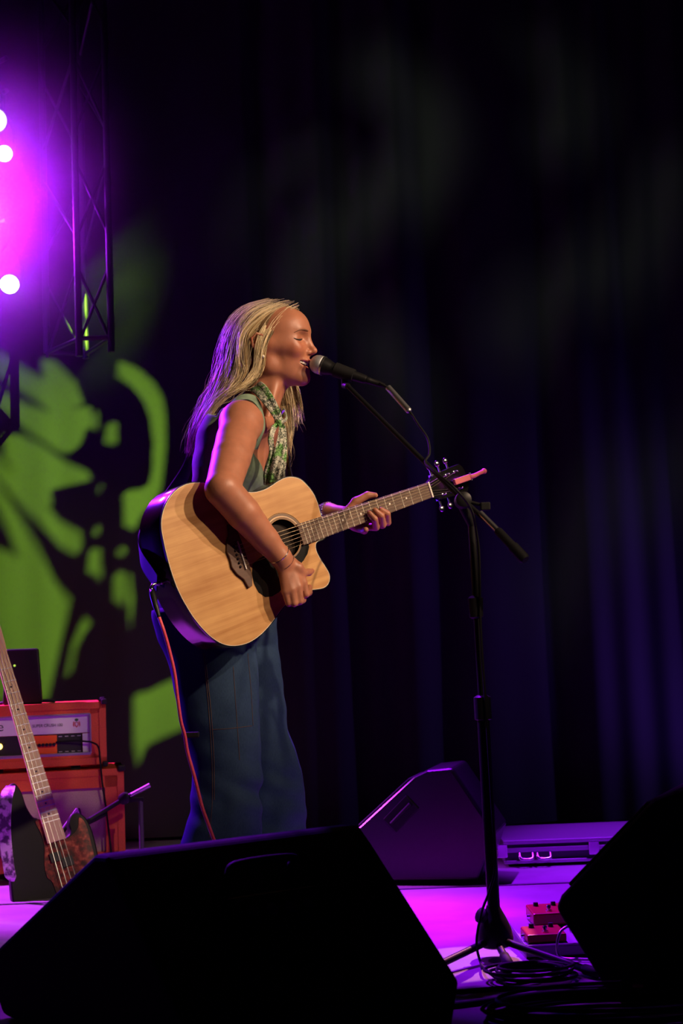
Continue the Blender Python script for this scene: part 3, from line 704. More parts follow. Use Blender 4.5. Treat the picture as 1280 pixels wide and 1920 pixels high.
    # tint
    def tints(V):
        q = (V - HO) @ HM; x, y, z = q[:, 0], np.abs(q[:, 1]), q[:, 2]
        base = np.array([.41, .165, .095]); c = np.tile(base, (len(V), 1))
        inh = (np.abs(q[:, 1]) < .10) & (z > -.11) & (x > -.12) & (x < .12) & (z < .12)
        G = lambda cx, cy, cz, r: np.exp(-((x - cx) ** 2 + (y - cy) ** 2 + (z - cz) ** 2) / r ** 2)
        bl = np.clip(.75 * G(.060, .042, -.012, .024) + .35 * G(.10, 0, -.014, .012) + .8 * G(-.034, .074, .0, .03), 0, 1)
        c = c * (1 - bl[:, None] * np.array([.0, .34, .40]) * inh[:, None])
        lx = (x > .04) & (y < .031) & inh
        def seg(a, b, r):
            a = np.array(a); b = np.array(b); ab = b - a; X = np.stack([x, y, z], 1); t = np.clip(((X - a) @ ab) / (ab @ ab), 0, 1)
            return np.linalg.norm(X - a - t[:, None] * ab, axis=1) < r
        ins_ = (d_ell(np.stack([x, y, z - 7.0 * y * y], -1), (.066, 0, -.0520), (.036, .0325, .0115)) < .0008) & (x < .0815 - 17 * y * y)
        c[ins_ & (x > .02) & (y < .036) & inh] = (.07, .008, .008)
        lip = seg((.0885, 0, -.0410), (.0855, .0135, -.0407), .0052) | seg((.0855, .0135, -.0405), (.0765, .0245, -.0397), .0046) | seg((.0765, .0245, -.0392), (.0590, .0345, -.0398), .0034) | seg((.0845, 0, -.0665), (.0810, .0135, -.0645), .0064) | seg((.0810, .0135, -.0645), (.0735, .0245, -.0580), .0058) | seg((.0735, .0245, -.0580), (.0585, .0340, -.0425), .0042)
        c[lip & (x > .053) & (y < .039) & inh] = (.40, .085, .07)
        lid = seg((.0745, .022, .0195), (.0625, .0480, .0180), .0022) & False
        shad = G(.070, .032, .027, .010); c = c * (1 - .30 * shad[:, None] * inh[:, None])  # eyelid shadow painted into the skin tint
        nos = G(.0905, .0062, -.0255, .0042); c = c * (1 - .85 * nos[:, None] * inh[:, None])  # nostril shade painted into the skin tint
        scalp = inh & ((z - .055) * .55 + (.030 - x) * 1.0 + (y - .04) * .25 > .046) & ~((y > .062) & (z < .028) & (x > -.055))
        c[scalp] = (.20, .125, .06)
        return c
    Vall = np.concatenate([V, V2]); Qall = np.concatenate([Q, Q2 + len(V)])
    print('body faces', len(Qall))
    b = raw_mesh('body', Vall, Qall, M['skin'], singer, SO, tints(Vall)); return b

def LEGS():
    return [(P_(398, 1200, 3.70), P_(424, 1450, 3.68), P_(408, 1700, 3.68)), (P_(440, 1200, 3.82), P_(500, 1440, 3.85), P_(507, 1690, 3.86))]
build_body()

def wrinkle(P, s):
    x, y, z = P[..., 0], P[..., 1], P[..., 2]
    return (np.sin(z * 38 + 9 * x + 3 * np.sin(z * 17 + 11 * x + s)) * .5 + np.sin(z * 71 - 30 * x + 2 * np.sin(x * 40 + z * 23 + s) ) * .3 + np.sin(x * 60 + z * 19 + 2 * np.sin(z * 31)) * .35)
def build_jeans():
    h = .0042
    g = Grid((-.60, 3.46, .0), (.02, 4.10, .99), h)
    Z = lambda py: at(400, py, 3.75)[2]
    near = [(388, 1150, .125), (396, 1215, .112), (404, 1290, .104), (413, 1370, .094), (424, 1440, .084), (421, 1500, .086), (413, 1580, .098), (404, 1660, .112), (398, 1712, .120)]
    far = [(430, 1150, .120), (445, 1215, .104), (461, 1290, .094), (474, 1370, .088), (499, 1445, .085), (506, 1500, .086), (508, 1570, .090), (508, 1650, .102), (506, 1705, .110)]
    def leg(pts, Y):
        C = np.array([P_(x, y, Y) for x, y, r in pts]); rr = np.array([r for *_, r in pts]); o_ = np.argsort(C[:, 2]); C = C[o_]; rr = rr[o_]
        def fn(P):
            z = P[..., 2]; cx = np.interp(z, C[:, 2], C[:, 0]); cy = np.interp(z, C[:, 2], C[:, 1]); r = np.interp(z, C[:, 2], rr)
            dx = P[..., 0] - cx; dy = (P[..., 1] - cy) * 1.12
            ang = np.arctan2(dy, dx); amp = .0016 + .0052 * np.exp(-((z - .37) / .09) ** 2) + .004 * np.exp(-((z - .17) / .10) ** 2) + .003 * np.exp(-((z - .82) / .06) ** 2)
            r2 = r + amp * wrinkle(P, 1.3 if Y < 3.75 else 4.1) + .004 * np.cos(ang * 2 + .6)
            # pressed crease down the front
            r2 = r2 + .006 * np.exp(-((ang + .25) / .22) ** 2)
            d = np.sqrt(dx * dx + dy * dy) - r2
            return np.maximum(d, np.maximum(C[0, 2] - z, z - C[-1, 2])).astype(np.float32)
        g.op(fn, (-.60, Y - .2, C[0, 2] - .01), (.02, Y + .2, C[-1, 2] + .01), .018)
    leg(near, 3.67); leg(far, 3.85)
    g.ell(P_(392, 1120, 3.76), (.122, .160, .105), None, .05)
    g.ell(P_(352, 1160, 3.69), (.080, .085, .095), None, .05); g.ell(P_(362, 1160, 3.84), (.080, .085, .095), None, .05)
    g.op(lambda P: (P[..., 2] - .965), (-.6, 3.46, .955), (.02, 4.1, .99), .002, 'x') if False else None
    zt = .962; w_, P = g.win((-.6, 3.46, .90), (.02, 4.1, .99)); g.f[w_] = np.maximum(g.f[w_], P[..., 2] - zt)
    zb = .022; w_, P = g.win((-.6, 3.46, 0), (.02, 4.1, .05)); g.f[w_] = np.maximum(g.f[w_], zb - P[..., 2])
    V, Q = g.mesh(); V = relax(V, Q, 1, .3); print('jeans', len(Q))
    j = raw_mesh('jeans', V, Q, M['denim'], singer, SO)
    # stitched seams: project onto the leg surface facing the camera
    bv = BVHTree.FromPolygons(V.tolist(), Q.tolist())
    def seam(pts, r=.0006):
        out = []
        for x, y in smooth_curve(pts, 90):
            d = ray(x, y); hit = bv.ray_cast(Vector(C_O), Vector(d).normalized())
            if hit[0] is not None: out.append(np.array(hit[0] + hit[1] * .0006))
        if len(out) > 3: MB().sweep(out, r, 5).build('seam', M['stitch'], j, SO)
    seam([(381, 1225), (387, 1280), (392, 1340), (397, 1420), (398, 1500), (392, 1570)]); seam([(384, 1225), (390, 1280), (396, 1340), (401, 1420), (402, 1500)])
    seam([(437, 1250), (441, 1310), (446, 1380), (449, 1425)]); seam([(464, 1225), (470, 1290), (474, 1360)])
    seam([(398, 1368), (430, 1366), (472, 1361)]); 
    return j
build_jeans()

def build_vest():
    g = Grid((-.50, 3.50, .86), (.10, 4.10, 1.40), .0034)
    def fn(P):
        d = torso_sdf(P) - .0055
        q = (P - CHC.astype(np.float32)) @ TM.astype(np.float32); x, a, z = q[..., 0], q[..., 1], q[..., 2]
        d = d - .0015 * np.sin(a * 70 + z * 25) - .001 * np.sin(z * 90 + a * 40)
        # V neck, cut from above at the front
        vn = np.clip((z + .045) * .95, 0, .098); front = x > -.015
        d = np.where(front, smax(d, (vn - np.abs(a)) * .8, .004), d)
        d = np.where(~front, smax(d, (z - .118) * .8, .004), d)
        # armholes
        sh = smin(d_cap(P, S_r, P_(437, 840, 3.52), .060, .062), d_cap(P, S_l, P_(487, 895, 3.97), .060, .058), .001)
        d = smax(d, -sh, .004)
        return np.maximum(d, -(torso_sdf(P) + .004)).astype(np.float32)
    g.op(fn, (-.50, 3.50, .88), (.10, 4.10, 1.40), .002)
    V, Q = g.mesh(); V = relax(V, Q, 1, .3); print('vest', len(Q))
    v = raw_mesh('sleeveless_top', V, Q, M['vest'], singer, SO)
    # shoulder strap of printed cloth
    pts = smooth_curve([P_(428, 768, 3.62), P_(440, 752, 3.635), P_(458, 744, 3.65), P_(475, 748, 3.665), P_(486, 762, 3.66), P_(492, 782, 3.64), P_(493, 803, 3.63), P_(486, 822, 3.635), P_(479, 842, 3.65)], 40)
    wd = np.linspace(1, 0, 40)[:, None]; W = (C_UP * .5 + C_FW * .6) * wd + (C_RT * .8 + C_FW * .6) * (1 - wd)
    MB().ribbon(pts, W, np.interp(np.arange(40), [0, 14, 22, 39], [.034, .030, .010, .012]), .003).build('shoulder_strap', M['vest'], v, SO, smooth='auto')
build_vest()

# --- scarf
def build_scarf():
    MBs = MB()
    knot = P_(523, 790, 3.66)
    loop = smooth_curve([knot, P_(515, 771, 3.655), P_(502, 750, 3.66), P_(489, 733, 3.69), P_(480, 726, 3.76), P_(488, 733, 3.84), P_(508, 752, 3.87), P_(524, 772, 3.84), P_(530, 786, 3.75), knot + (.008, .01, 0)], 70)
    T = np.gradient(loop, axis=0); cen = P_(500, 752, 3.765)
    rad = loop - cen; rad /= np.linalg.norm(rad, axis=1)[:, None]; W = np.cross(T, rad)
    wid = np.interp(np.linspace(0, 1, 70), [0, .12, .3, .5, .8, 1], [.018, .026, .036, .038, .03, .018])
    # puffed band: several overlapping folds
    for k, (o_, ww, th) in enumerate([(0, 1.0, .006), (.35, .5, .010), (-.3, .5, .010)]):
        Wn = W / np.linalg.norm(W, axis=1)[:, None]
        MBs.ribbon(loop + Wn * (wid * o_)[:, None] * .9 + rad * .003, W, wid * ww, th)
    sc = MBs.build('neck_scarf', M['scarf'], singer, SO, smooth='auto', subsurf=1)
    MB().ball(knot, (.013, .014, .012), 14, 10).build('knot', M['scarf'], sc, SO, smooth=True)
    def tail(pts, wd, tw):
        P = smooth_curve(pts, 44); t = np.linspace(0, 1, 44)
        W = C_RT[None] * np.cos(tw(t))[:, None] + C_FW[None] * np.sin(tw(t))[:, None]
        mb = MB(); m_ = 9; Wd = np.interp(t, *wd); V = []
        for i in range(44):
            N = np.cross(W[i], C_UP)
            for s_ in (1, -1):
                for j in range(m_):
                    a = (j / (m_ - 1) - .5); jj = a if s_ == 1 else -a
                    V.append(P[i] + W[i] * Wd[i] * jj + N * (.0045 * math.cos(jj * 15 + 6 * t[i]) + .0012 * s_))
        n2 = 2 * m_; Fc = [(i * n2 + j, i * n2 + (j + 1) % n2, (i + 1) * n2 + (j + 1) % n2, (i + 1) * n2 + j) for i in range(43) for j in range(n2)]
        Fc += [tuple(range(n2)), tuple(43 * n2 + j for j in range(n2 - 1, -1, -1))]
        mb.add(V, Fc); mb.build('scarf_tail', M['scarf'], sc, SO, smooth=True)
    tail([knot, P_(512, 803, 3.645), P_(508, 825, 3.635), P_(511, 850, 3.635), P_(503, 885, 3.64), P_(504, 912, 3.66)], ([0, .15, .5, .75, 1], [.012, .022, .016, .022, .028]), lambda t: .5 + .3 * np.sin(t * 5))
    tail([knot, P_(529, 802, 3.65), P_(528, 830, 3.635), P_(524, 860, 3.63), P_(519, 890, 3.635), P_(515, 920, 3.66)], ([0, .15, .5, 1], [.012, .020, .034, .044]), lambda t: .25 + .2 * np.sin(t * 4 + 1))
build_scarf()

# --- hair
def build_hair():
    def H(px, py, y):                     # pixel in the head plane + lateral offset (her left +)
        X = (px - 520) / 693.; Z = (650 - py) / 693.
        x = (X - y * math.sin(YH)) / math.cos(YH)
        return hw(x, y, Z)
    near = [  # from the face edge to the back of the head
        [H(559,585,-.006), H(545,597,-.030), H(527,616,-.054), H(508,643,-.069), H(499,673,-.074), H(494,700,-.075), H(481,719,-.085), H(452,737,-.100), H(420,752,-.105), H(392,790,-.10)],
        [H(548,578,-.002), H(528,590,-.032), H(510,612,-.060), H(497,641,-.079), H(490,672,-.084), H(480,702,-.083), H(464,725,-.094), H(435,744,-.105), H(405,772,-.105), H(382,820,-.10)],
        [H(538,575,-.002), H(512,588,-.040), H(484,608,-.066), H(463,634,-.078), H(459,668,-.082), H(460,702,-.085), H(445,727,-.095), H(415,752,-.100), H(388,790,-.10), H(372,840,-.09)],
        [H(524,573,-.002), H(492,585,-.042), H(469,606,-.064), H(455,636,-.074), H(447,672,-.075), H(440,705,-.078), H(424,732,-.085), H(398,765,-.09), H(377,806,-.09), H(364,858,-.08)],
        [H(510,571,0), H(474,584,-.034), H(449,608,-.048), H(434,640,-.054), H(425,676,-.055), H(415,708,-.06), H(400,742,-.065), H(380,780,-.07), H(364,822,-.07), H(354,872,-.06)],
        [H(503,571,.004), H(463,583,-.012), H(438,606,-.018), H(423,640,-.02), H(413,678,-.02), H(402,712,-.025), H(387,748,-.03), H(368,785,-.035), H(353,830,-.035), H(344,888,-.03)],
        [H(505,571,.012), H(463,583,.018), H(440,606,.022), H(424,640,.025), H(414,680,.02), H(402,716,.02), H(386,752,.015), H(368,792,.01), H(355,838,.0), H(336,900,.0)],
        [H(512,572,.014), H(478,584,.042), H(454,608,.055), H(440,640,.06), H(430,680,.06), H(420,716,.06), H(404,752,.05), H(385,796,.04), H(372,840,.03), H(360,885,.02)],
    ]
    far = [
        [H(558,584,.006), H(566,596,.030), H(566,620,.055), H(556,660,.072), H(553,700,.078), H(560,735,.080), H(566,765,.08), H(570,795,.08)],
        [H(552,580,.010), H(556,594,.040), H(552,625,.068), H(542,665,.080), H(540,705,.082), H(546,745,.075), H(550,785,.065), H(545,822,.055)],
        [H(540,576,.012), H(540,592,.048), H(530,625,.076), H(524,665,.084), H(524,705,.082), H(532,750,.060), H(540,800,.030), H(541,850,.010), H(540,892,.005)],
        [H(524,573,.014), H(516,590,.052), H(504,625,.078), H(500,665,.084), H(506,705,.078), H(520,750,.050), H(533,800,.020), H(537,850,.0), H(538,895,-.005)],
    ]
    Vs, Qs, Cs = [], [], []; cnt = 0
    NP = 26
    def curves(gl):
        return np.stack([smooth_curve(g_, NP) for g_ in gl])
    CN = curves(near); CF = curves(far)
    def sample(Cv, s):
        n = len(Cv) - 1; x = s * n; i = min(int(x), n - 1); f = x - i
        i0 = max(i - 1, 0); i3 = min(i + 2, n); a, b, c, d = Cv[i0], Cv[i], Cv[i + 1], Cv[i3]
        return 0.5 * (2 * b + (c - a) * f + (2 * a - 5 * b + 4 * c - d) * f * f + (3 * b - a - 3 * c + d) * f ** 3)
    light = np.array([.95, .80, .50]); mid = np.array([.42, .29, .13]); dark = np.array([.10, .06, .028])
    cen = np.stack([hw(-.01, 0, .02)] * NP)
    def strand(Cv, s0, spread, rad, sink, col, tend, wob):
        nonlocal cnt
        base = sample(Cv, s0); t = np.linspace(0, 1, NP)
        P = base.copy()
        s1 = np.clip(s0 + spread, 0, 1); P = P + (sample(Cv, s1) - base) * np.ones((NP, 1))
        out = P - hw(-.01, 0, .0); out[:, :] *= 1; out /= np.linalg.norm(out, axis=1)[:, None]
        P = P - out * sink
        ph = rng.uniform(0, 6.28, 3); fr = rng.uniform(1.5, 4, 3)
        P = P + wob * (t ** 1.3)[:, None] * np.stack([np.sin(fr[i] * 6 * t + ph[i]) for i in range(3)], 1)
        m_ = max(6, int(NP * tend)); P = P[:m_]; tt = np.linspace(0, 1, m_)
        T = np.gradient(P, axis=0); T /= np.linalg.norm(T, axis=1)[:, None]; A = np.cross(T, out[:m_]); A /= np.linalg.norm(A, axis=1)[:, None] + 1e-9; B = np.cross(T, A)
        rr = rad * (1 - .75 * tt ** 3)
        th = rng.uniform(0, 6.28); V = []
        for k in range(3):
            a = th + k * 2.094; V.append(P + rr[:, None] * (math.cos(a) * A + math.sin(a) * B))
        V = np.stack(V, 1).reshape(-1, 3)
        i = np.arange(m_ - 1)[:, None] * 3 + np.arange(3)[None]; j = np.arange(m_ - 1)[:, None] * 3 + (np.arange(3)[None] + 1) % 3
        q = np.stack([i, j, j + 3, i + 3], -1).reshape(-1, 4)
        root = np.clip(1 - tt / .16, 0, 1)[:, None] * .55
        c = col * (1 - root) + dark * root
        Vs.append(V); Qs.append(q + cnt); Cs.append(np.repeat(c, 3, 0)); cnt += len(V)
    def pick(cl):
        r = cl
        if r < .40: b = light
        elif r < .72: b = mid * 1.15
        else: b = mid * .26
        return b * rng.uniform(.85, 1.12)
    # locks: clusters of strands with shared tone and shared wander
    for (Cv, nl, per) in ((CN, 150, 20), (CF, 34, 14)):
        for l in range(nl):
            s0 = rng.uniform(0, 1); tone = rng.uniform(0, 1); gap = Cv is CN and 1.22 / 7 < s0 < 1.80 / 7; te = rng.uniform(.29, .34) if gap else rng.uniform(.80, 1.0) if Cv is CN else rng.uniform(.86, 1.0)
            sk = rng.uniform(.003, .009) if gap else rng.uniform(-.004, .007); wv = rng.uniform(.002, .008)
            st = rng.bit_generator.state
            for k in range(per):
                strand(Cv, s0, rng.normal(0, .005 if gap else .010), rng.uniform(.0005, .0010), sk + rng.normal(0, .0015), pick(np.clip(tone + rng.normal(0, .12), 0, 1)), te * rng.uniform(.93, 1.0), wv * .8)
    # base layer, broader ribbons
    for s0 in np.linspace(0, 1, 210):
        gp_ = 1.22 / 7 < s0 < 1.80 / 7; strand(CN, s0, 0, .0030 if gp_ else .0034, .011, mid * .75, .30 if gp_ else .9, .0008)
    for s0 in np.linspace(0, 1, 50): strand(CF, s0, 0, .0026, .006, mid * .7, .84, .0008)
    for l in range(26):                   # dense edge along the hairline
        s0 = rng.uniform(0, .07); tone = rng.uniform(0, .7)
        for k in range(22): strand(CN, s0, rng.normal(0, .006), rng.uniform(.0006, .0011), rng.uniform(.001, .007), pick(np.clip(tone + rng.normal(0, .1), 0, 1)), rng.uniform(.8, .95), .002)
    for l in range(90):                   # fly-aways
        strand(CN, rng.uniform(.05, 1), 0, .00032, rng.uniform(-.02, -.004), light, rng.uniform(.7, 1), .02)
    for l in range(16): strand(CF, rng.uniform(0, 1), 0, .0004, rng.uniform(-.01, 0), light, 1.0, .012)
    print('hair quads', sum(len(q) for q in Qs))
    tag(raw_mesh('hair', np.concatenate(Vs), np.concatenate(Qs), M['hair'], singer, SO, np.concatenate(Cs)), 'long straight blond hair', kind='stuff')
build_hair()

# --- face details, jewellery, shoes
def face_bits():
    def hb(mb, nm, mt, par=singer, **k): return mb.build(nm, mt, par, SO, **k)
    # upper teeth on an arch
    for i in range(-6, 7):
        a = i * .0050; x = .0815 - 17.5 * a * a; tw = .0050 / math.cos(math.atan(35 * a * .8)); th = .0125 - .0006 * abs(i)
        slope = math.atan2(35.0 * a, 1); d = HX * -math.sin(slope) + HY * math.cos(slope); nn = HX * math.cos(slope) + HY * math.sin(slope)
        M3 = np.stack([nn, d, HZ], 1); mb = MB(); mb.box(hw(x, a, -.0478 + 7.0 * a * a), (.005, tw + .0002, th), M3); hb(mb, 'tooth', M['teeth'], bevel=.0012)
    for sg in (-1, 1):
        def onskin(px_, off_):
            out = []
            for x_, y_ in smooth_curve([(a_, b_, 0) for a_, b_ in px_], 16)[:, :2]:
                hit = BODY_BVH.ray_cast(Vector(C_O), Vector(ray(x_, y_)).normalized())
                l_ = HM.T @ (np.array(hit[0] + hit[1] * off_) - HO); out.append(hw(l_[0], l_[1] if sg < 0 else -l_[1], l_[2]))
            return np.array(out)
        li = np.interp(np.arange(16), [0, 3, 9, 15], [.0009, .0026, .0020, .0007])
        hb(MB().sweep(onskin([(566.5, 635.5), (561, 637.0), (555, 636.0), (550.5, 633.5)], .0004), li, 6), 'eyelash', M['lash'])
        hb(MB().sweep(onskin([(577.2, 620.5), (571, 618.2), (562, 618.6), (551, 623.5)], .0), np.interp(np.arange(16), [0, 5, 15], [.0018, .0024, .0008]), 6), 'eyebrow', M['brow'])
        hb(MB().ball(hw(-.0165, .0865 * sg, -.0350), .0040), 'pearl_earring', M['bone'], smooth=True)
    # bracelets on the strumming wrist
    wr = gp(527, 1046, .052); ax = wr - gp(500, 1012, .056); ax /= np.linalg.norm(ax); a, b, _ = frame(ax)
    for t, r, rr, nm, mt in ((-.012, .0285, .0012, 'bangle', 'chrome'), (.014, .0265, .0007, 'chain_bracelet', 'bone')):
        th = np.linspace(0, 2 * math.pi, 49)[:, None]; ring = wr + ax * (t + .006 * np.cos(th + .5)) + r * (np.cos(th) * a + np.sin(th) * b)
        if nm == 'bangle': hb(MB().sweep(ring, rr, 6, caps=False), nm, M[mt])
        else:
            mb = MB()
            for p in ring[:-1]: mb.ball(p, .0011, 6, 4)
            hb(mb, nm, M['chrome'])
    wl2 = P_(614, 961, 3.802); ax = wl2 - P_(555, 975, 3.90); ax /= np.linalg.norm(ax); a, b, _ = frame(ax)
    for t in (-.006, .0, .006):
        mb = MB(); th = np.linspace(0, 2 * math.pi, 26)[:-1]
        for k, q in enumerate(th): mb.ball(wl2 + ax * (t + .002 * math.sin(5 * q + t * 900)) + .027 * (math.cos(q) * a + math.sin(q) * b), .0024, 8, 5)
        hb(mb, 'beaded_bracelet', M['chrome'], smooth=True)
    # fine necklace
    for L in LEGS():
        f0 = L[2] * (1, 1, 0); hb(MB().sweep(smooth_curve([f0 + (-.045, .01, .045), f0 + (0, 0, .05), f0 + (.08, -.015, .042), f0 + (.165, -.033, .030)], 14), np.interp(np.arange(14), [0, 3, 9, 13], [.030, .041, .038, .024]), 14, flat=(1, .75)), 'shoe', M['shoe'], smooth=True)
face_bits()

# guitar strap: from the end pin, behind her back, over the far shoulder to the neck heel
def strap():
    off = GO
    pts = smooth_curve([gw(-.209, 0, -.055), P_(262, 1030, 3.50), P_(300, 960, 3.66), P_(345, 890, 3.80), P_(368, 830, 3.89), P_(410, 778, 3.92), P_(462, 752, 3.93), P_(505, 768, 3.92), P_(535, 830, 3.86), P_(545, 900, 3.78), gw(.262, .05, -.06)], 70)
    T = np.gradient(pts, axis=0); cen = CHC; rad = pts - cen; W = np.cross(T, rad)
    return MB().ribbon(pts, W, .050, .003), pts
mb, _p = strap(); V = (np.concatenate(mb.v) - GO) @ GR; mb.v = [V]; mb.build('strap', M['rubber'], gtr, smooth='auto')

# ================================================================== INSTRUMENT CABLE
def cable_guitar():
    j0 = gw(-.210, 0.0, -.055)
    pts = [(290, 1130), (294, 1143), (299, 1160), (306, 1180), (316, 1215), (327, 1262), (333, 1310), (339, 1352), (346, 1378), (352, 1412), (365, 1458), (378, 1510), (392, 1550), (410, 1600), (425, 1650), (400, 1720)]
    Ys = np.interp(np.arange(len(pts)), [0, 3, 9, 15], [3.385, 3.37, 3.46, 3.50])
    P = smooth_curve([gw(-.206, 0, -.055), gw(-.226, -.004, -.056)] + [P_(x, y, Y) for (x, y), Y in zip(pts, Ys)], 120)
    fl = P[-1]; zf = .006
    tail_ = smooth_curve([P[-1], P[-1] * (1, 1, .3) + np.array((-.02, -.03, 0)), np.array((fl[0] - .05, fl[1] - .12, zf)), np.array((fl[0] - .02, fl[1] - .35, zf)), np.array((fl[0] + .2, fl[1] - .42, zf))], 40)
    t = thing('instrument_cable', 'pink cable hanging from the tail of the acoustic guitar past the jeans', 'cable', (P[-1][0], P[-1][1], 0)); off = (P[-1][0], P[-1][1], 0)
    MB().sweep(np.concatenate([P[26:], tail_[1:]]), .0042, 8).build('cord', M['pink_cable'], t, off, smooth=True)
    MB().sweep(P[0:10], [.0042] * 10, 12).build('plug', M['chrome'], t, off, smooth=True)
    MB().sweep(P[9:28], np.interp(np.arange(19), [0, 2, 12, 18], [.0065, .0075, .0065, .0048]), 12).build('plug_sleeve', M['black_plastic'], t, off, smooth=True)
    c = P_(348, 1378, 3.47); MB().box(c + C_RT * .012, (.042, .014, .014)).build('cable_tie', M['rubber'], t, off, bevel=.003)
cable_guitar()

# ================================================================== MICROPHONE AND STAND
mic = thing('microphone', 'silver-headed vocal microphone at the singer\'s mouth', 'microphone', P_(600, 684, 3.745))
def mic_():
    off = P_(600, 684, 3.745); d = P_(690, 713, 3.715) - P_(600, 684, 3.745); d /= np.linalg.norm(d); c = P_(597.5, 683.5, 3.745)
    MB().lathe(c, d, [(-.0245, .002), (-.0235, .009), (-.0195, .0165), (-.012, .0228), (-.003, .0255), (.006, .0256), (.010, .0252)], 28).build('grille_ball', M['silver_mesh'], mic, off, smooth=True)
    MB().lathe(c, d, [(.010, .0252), (.0105, .0262), (.0145, .0262), (.015, .0250)], 28).build('grille_band', M['silver_band'], mic, off, smooth='auto')
    MB().lathe(c, d, [(.015, .0245), (.028, .0215), (.036, .0185), (.040, .0175), (.135, .0120), (.139, .0105)], 24).build('handle', M['black_metal'], mic, off, smooth='auto')
    MB().lathe(c, d, [(.139, .0095), (.150, .0095), (.151, .0088), (.178, .0080), (.192, .0050)], 16).build('cable_plug', M['black_metal'], mic, off, smooth='auto')
    return c, d
mc_, md_ = mic_()
BP = np.array(onfloor(926, 1800)); BP = onfloor(928, 1797)
stand = thing('microphone_stand', 'black tripod boom microphone stand in front of the singer', 'microphone stand', (BP[0], BP[1], 0))
def stand_():
    off = (BP[0], BP[1], 0); Y = BP[1]
    b = P_(928, 1768, Y); top = P_(884, 985, Y)
    ax = (top - b) / np.linalg.norm(top - b)
    MB().cyl(P_(926, 1712, Y), P_(905, 1335, Y), .0150, .0150, 18).build('lower_tube', M['black_metal'], stand, off, smooth='auto')
    MB().cyl(P_(905, 1335, Y), top, .0095, .0095, 16).build('upper_tube', M['black_metal'], stand, off, smooth='auto')
    MB().lathe(P_(893, 1160, Y), ax, [(0, .011), (.004, .017), (.05, .0185), (.056, .012)], 20).build('height_clutch', M['rubber'], stand, off, smooth='auto')
    MB().lathe(P_(906, 1350, Y), ax, [(0, .016), (.002, .021), (.055, .021), (.06, .012)], 20).build('tube_collar', M['black_plastic'], stand, off, smooth='auto')
    hub = MB().lathe(b, ax, [(-.010, .028), (-.004, .043), (.012, .0445), (.035, .040), (.060, .029), (.082, .0175), (.088, .016)], 24).build('hub', M['black_plastic'], stand, off, smooth='auto')
    kn = P_(900, 1722, Y - .02); MB().lathe(kn + (.018, .005, -.002), kn - (P_(926, 1735, Y)), [(0, .006), (.012, .006), (.013, .017), (.024, .019), (.028, .012)], 12).build('tripod_knob', M['black_plastic'], stand, off, smooth='auto')
    for (fx, fy) in ((775, 1832), (1122, 1826), (953, 1808)):
        f = onfloor(fx, fy, .012); s0 = b + (f - b) * .10
        s0[2] = b[2] + .008
        lg = MB().cyl(s0, f, .0085, .0085, 12).build('leg', M['black_metal'], stand, off, smooth='auto')
        dd = (f - s0) / np.linalg.norm(f - s0); MB().lathe(f - dd * .045, dd, [(0, .0095), (.004, .0115), (.040, .0125), (.047, .008)], 12).build('rubber_foot', M['rubber'], lg, off, smooth='auto')
    # pivot and boom
    pv = P_(868, 938, Y - .03); e0 = P_(652, 724, 3.70); e1 = P_(948, 1009, Y - .10)
    MB().cyl(e0, pv, .0062, .0068, 12).cyl(pv, P_(932, 994, Y - .08), .0068, .0068, 12).build('boom_arm', M['black_metal'], stand, off, smooth='auto')
    MB().sweep([P_(900, 962, Y - .055), P_(932, 994, Y - .085)], .0075, 12).build('boom_sleeve', M['steel'], stand, off, smooth='auto')
    bd = P_(985, 1050, Y - .14) - P_(932, 994, Y - .085); L = np.linalg.norm(bd)
    MB().lathe(P_(932, 994, Y - .085), bd, [(0, .0085), (.004, .0105), (L * .55, .011), (L * .56, .0135), (L - .006, .0135), (L, .010)], 16).build('boom_weight', M['rubber'], stand, off, smooth='auto')
    MB().cyl(top, pv + (.0, .012, -.012), .0095, .013, 14).lathe(pv + (0, -.025, 0), (0, 1, 0), [(0, .012), (.004, .019), (.022, .021), (.042, .021), (.046, .014)], 18).build('boom_joint', M['black_plastic'], stand, off, smooth='auto')
    MB().cyl(pv, pv + C_RT * .050 - C_UP * .016 + (0, -.02, 0), .0045).box(pv + C_RT * .052 - C_UP * .017 + (0, -.022, 0), (.024, .012, .020)).build('joint_knob', M['rubber'], stand, off, bevel=.003)
    clipc = mc_ + md_ * .075
    MB().lathe(clipc - md_ * .028, md_, [(0, .0175), (.001, .0205), (.055, .0175), (.056, .0148)], 20).build('clip', M['rubber'], stand, off, smooth='auto')
    MB().sweep([clipc - C_UP * .016, clipc - C_UP * .034, e0], [.008, .009, .008], 12).build('clip_mount', M['black_metal'], stand, off, smooth='auto')
stand_()
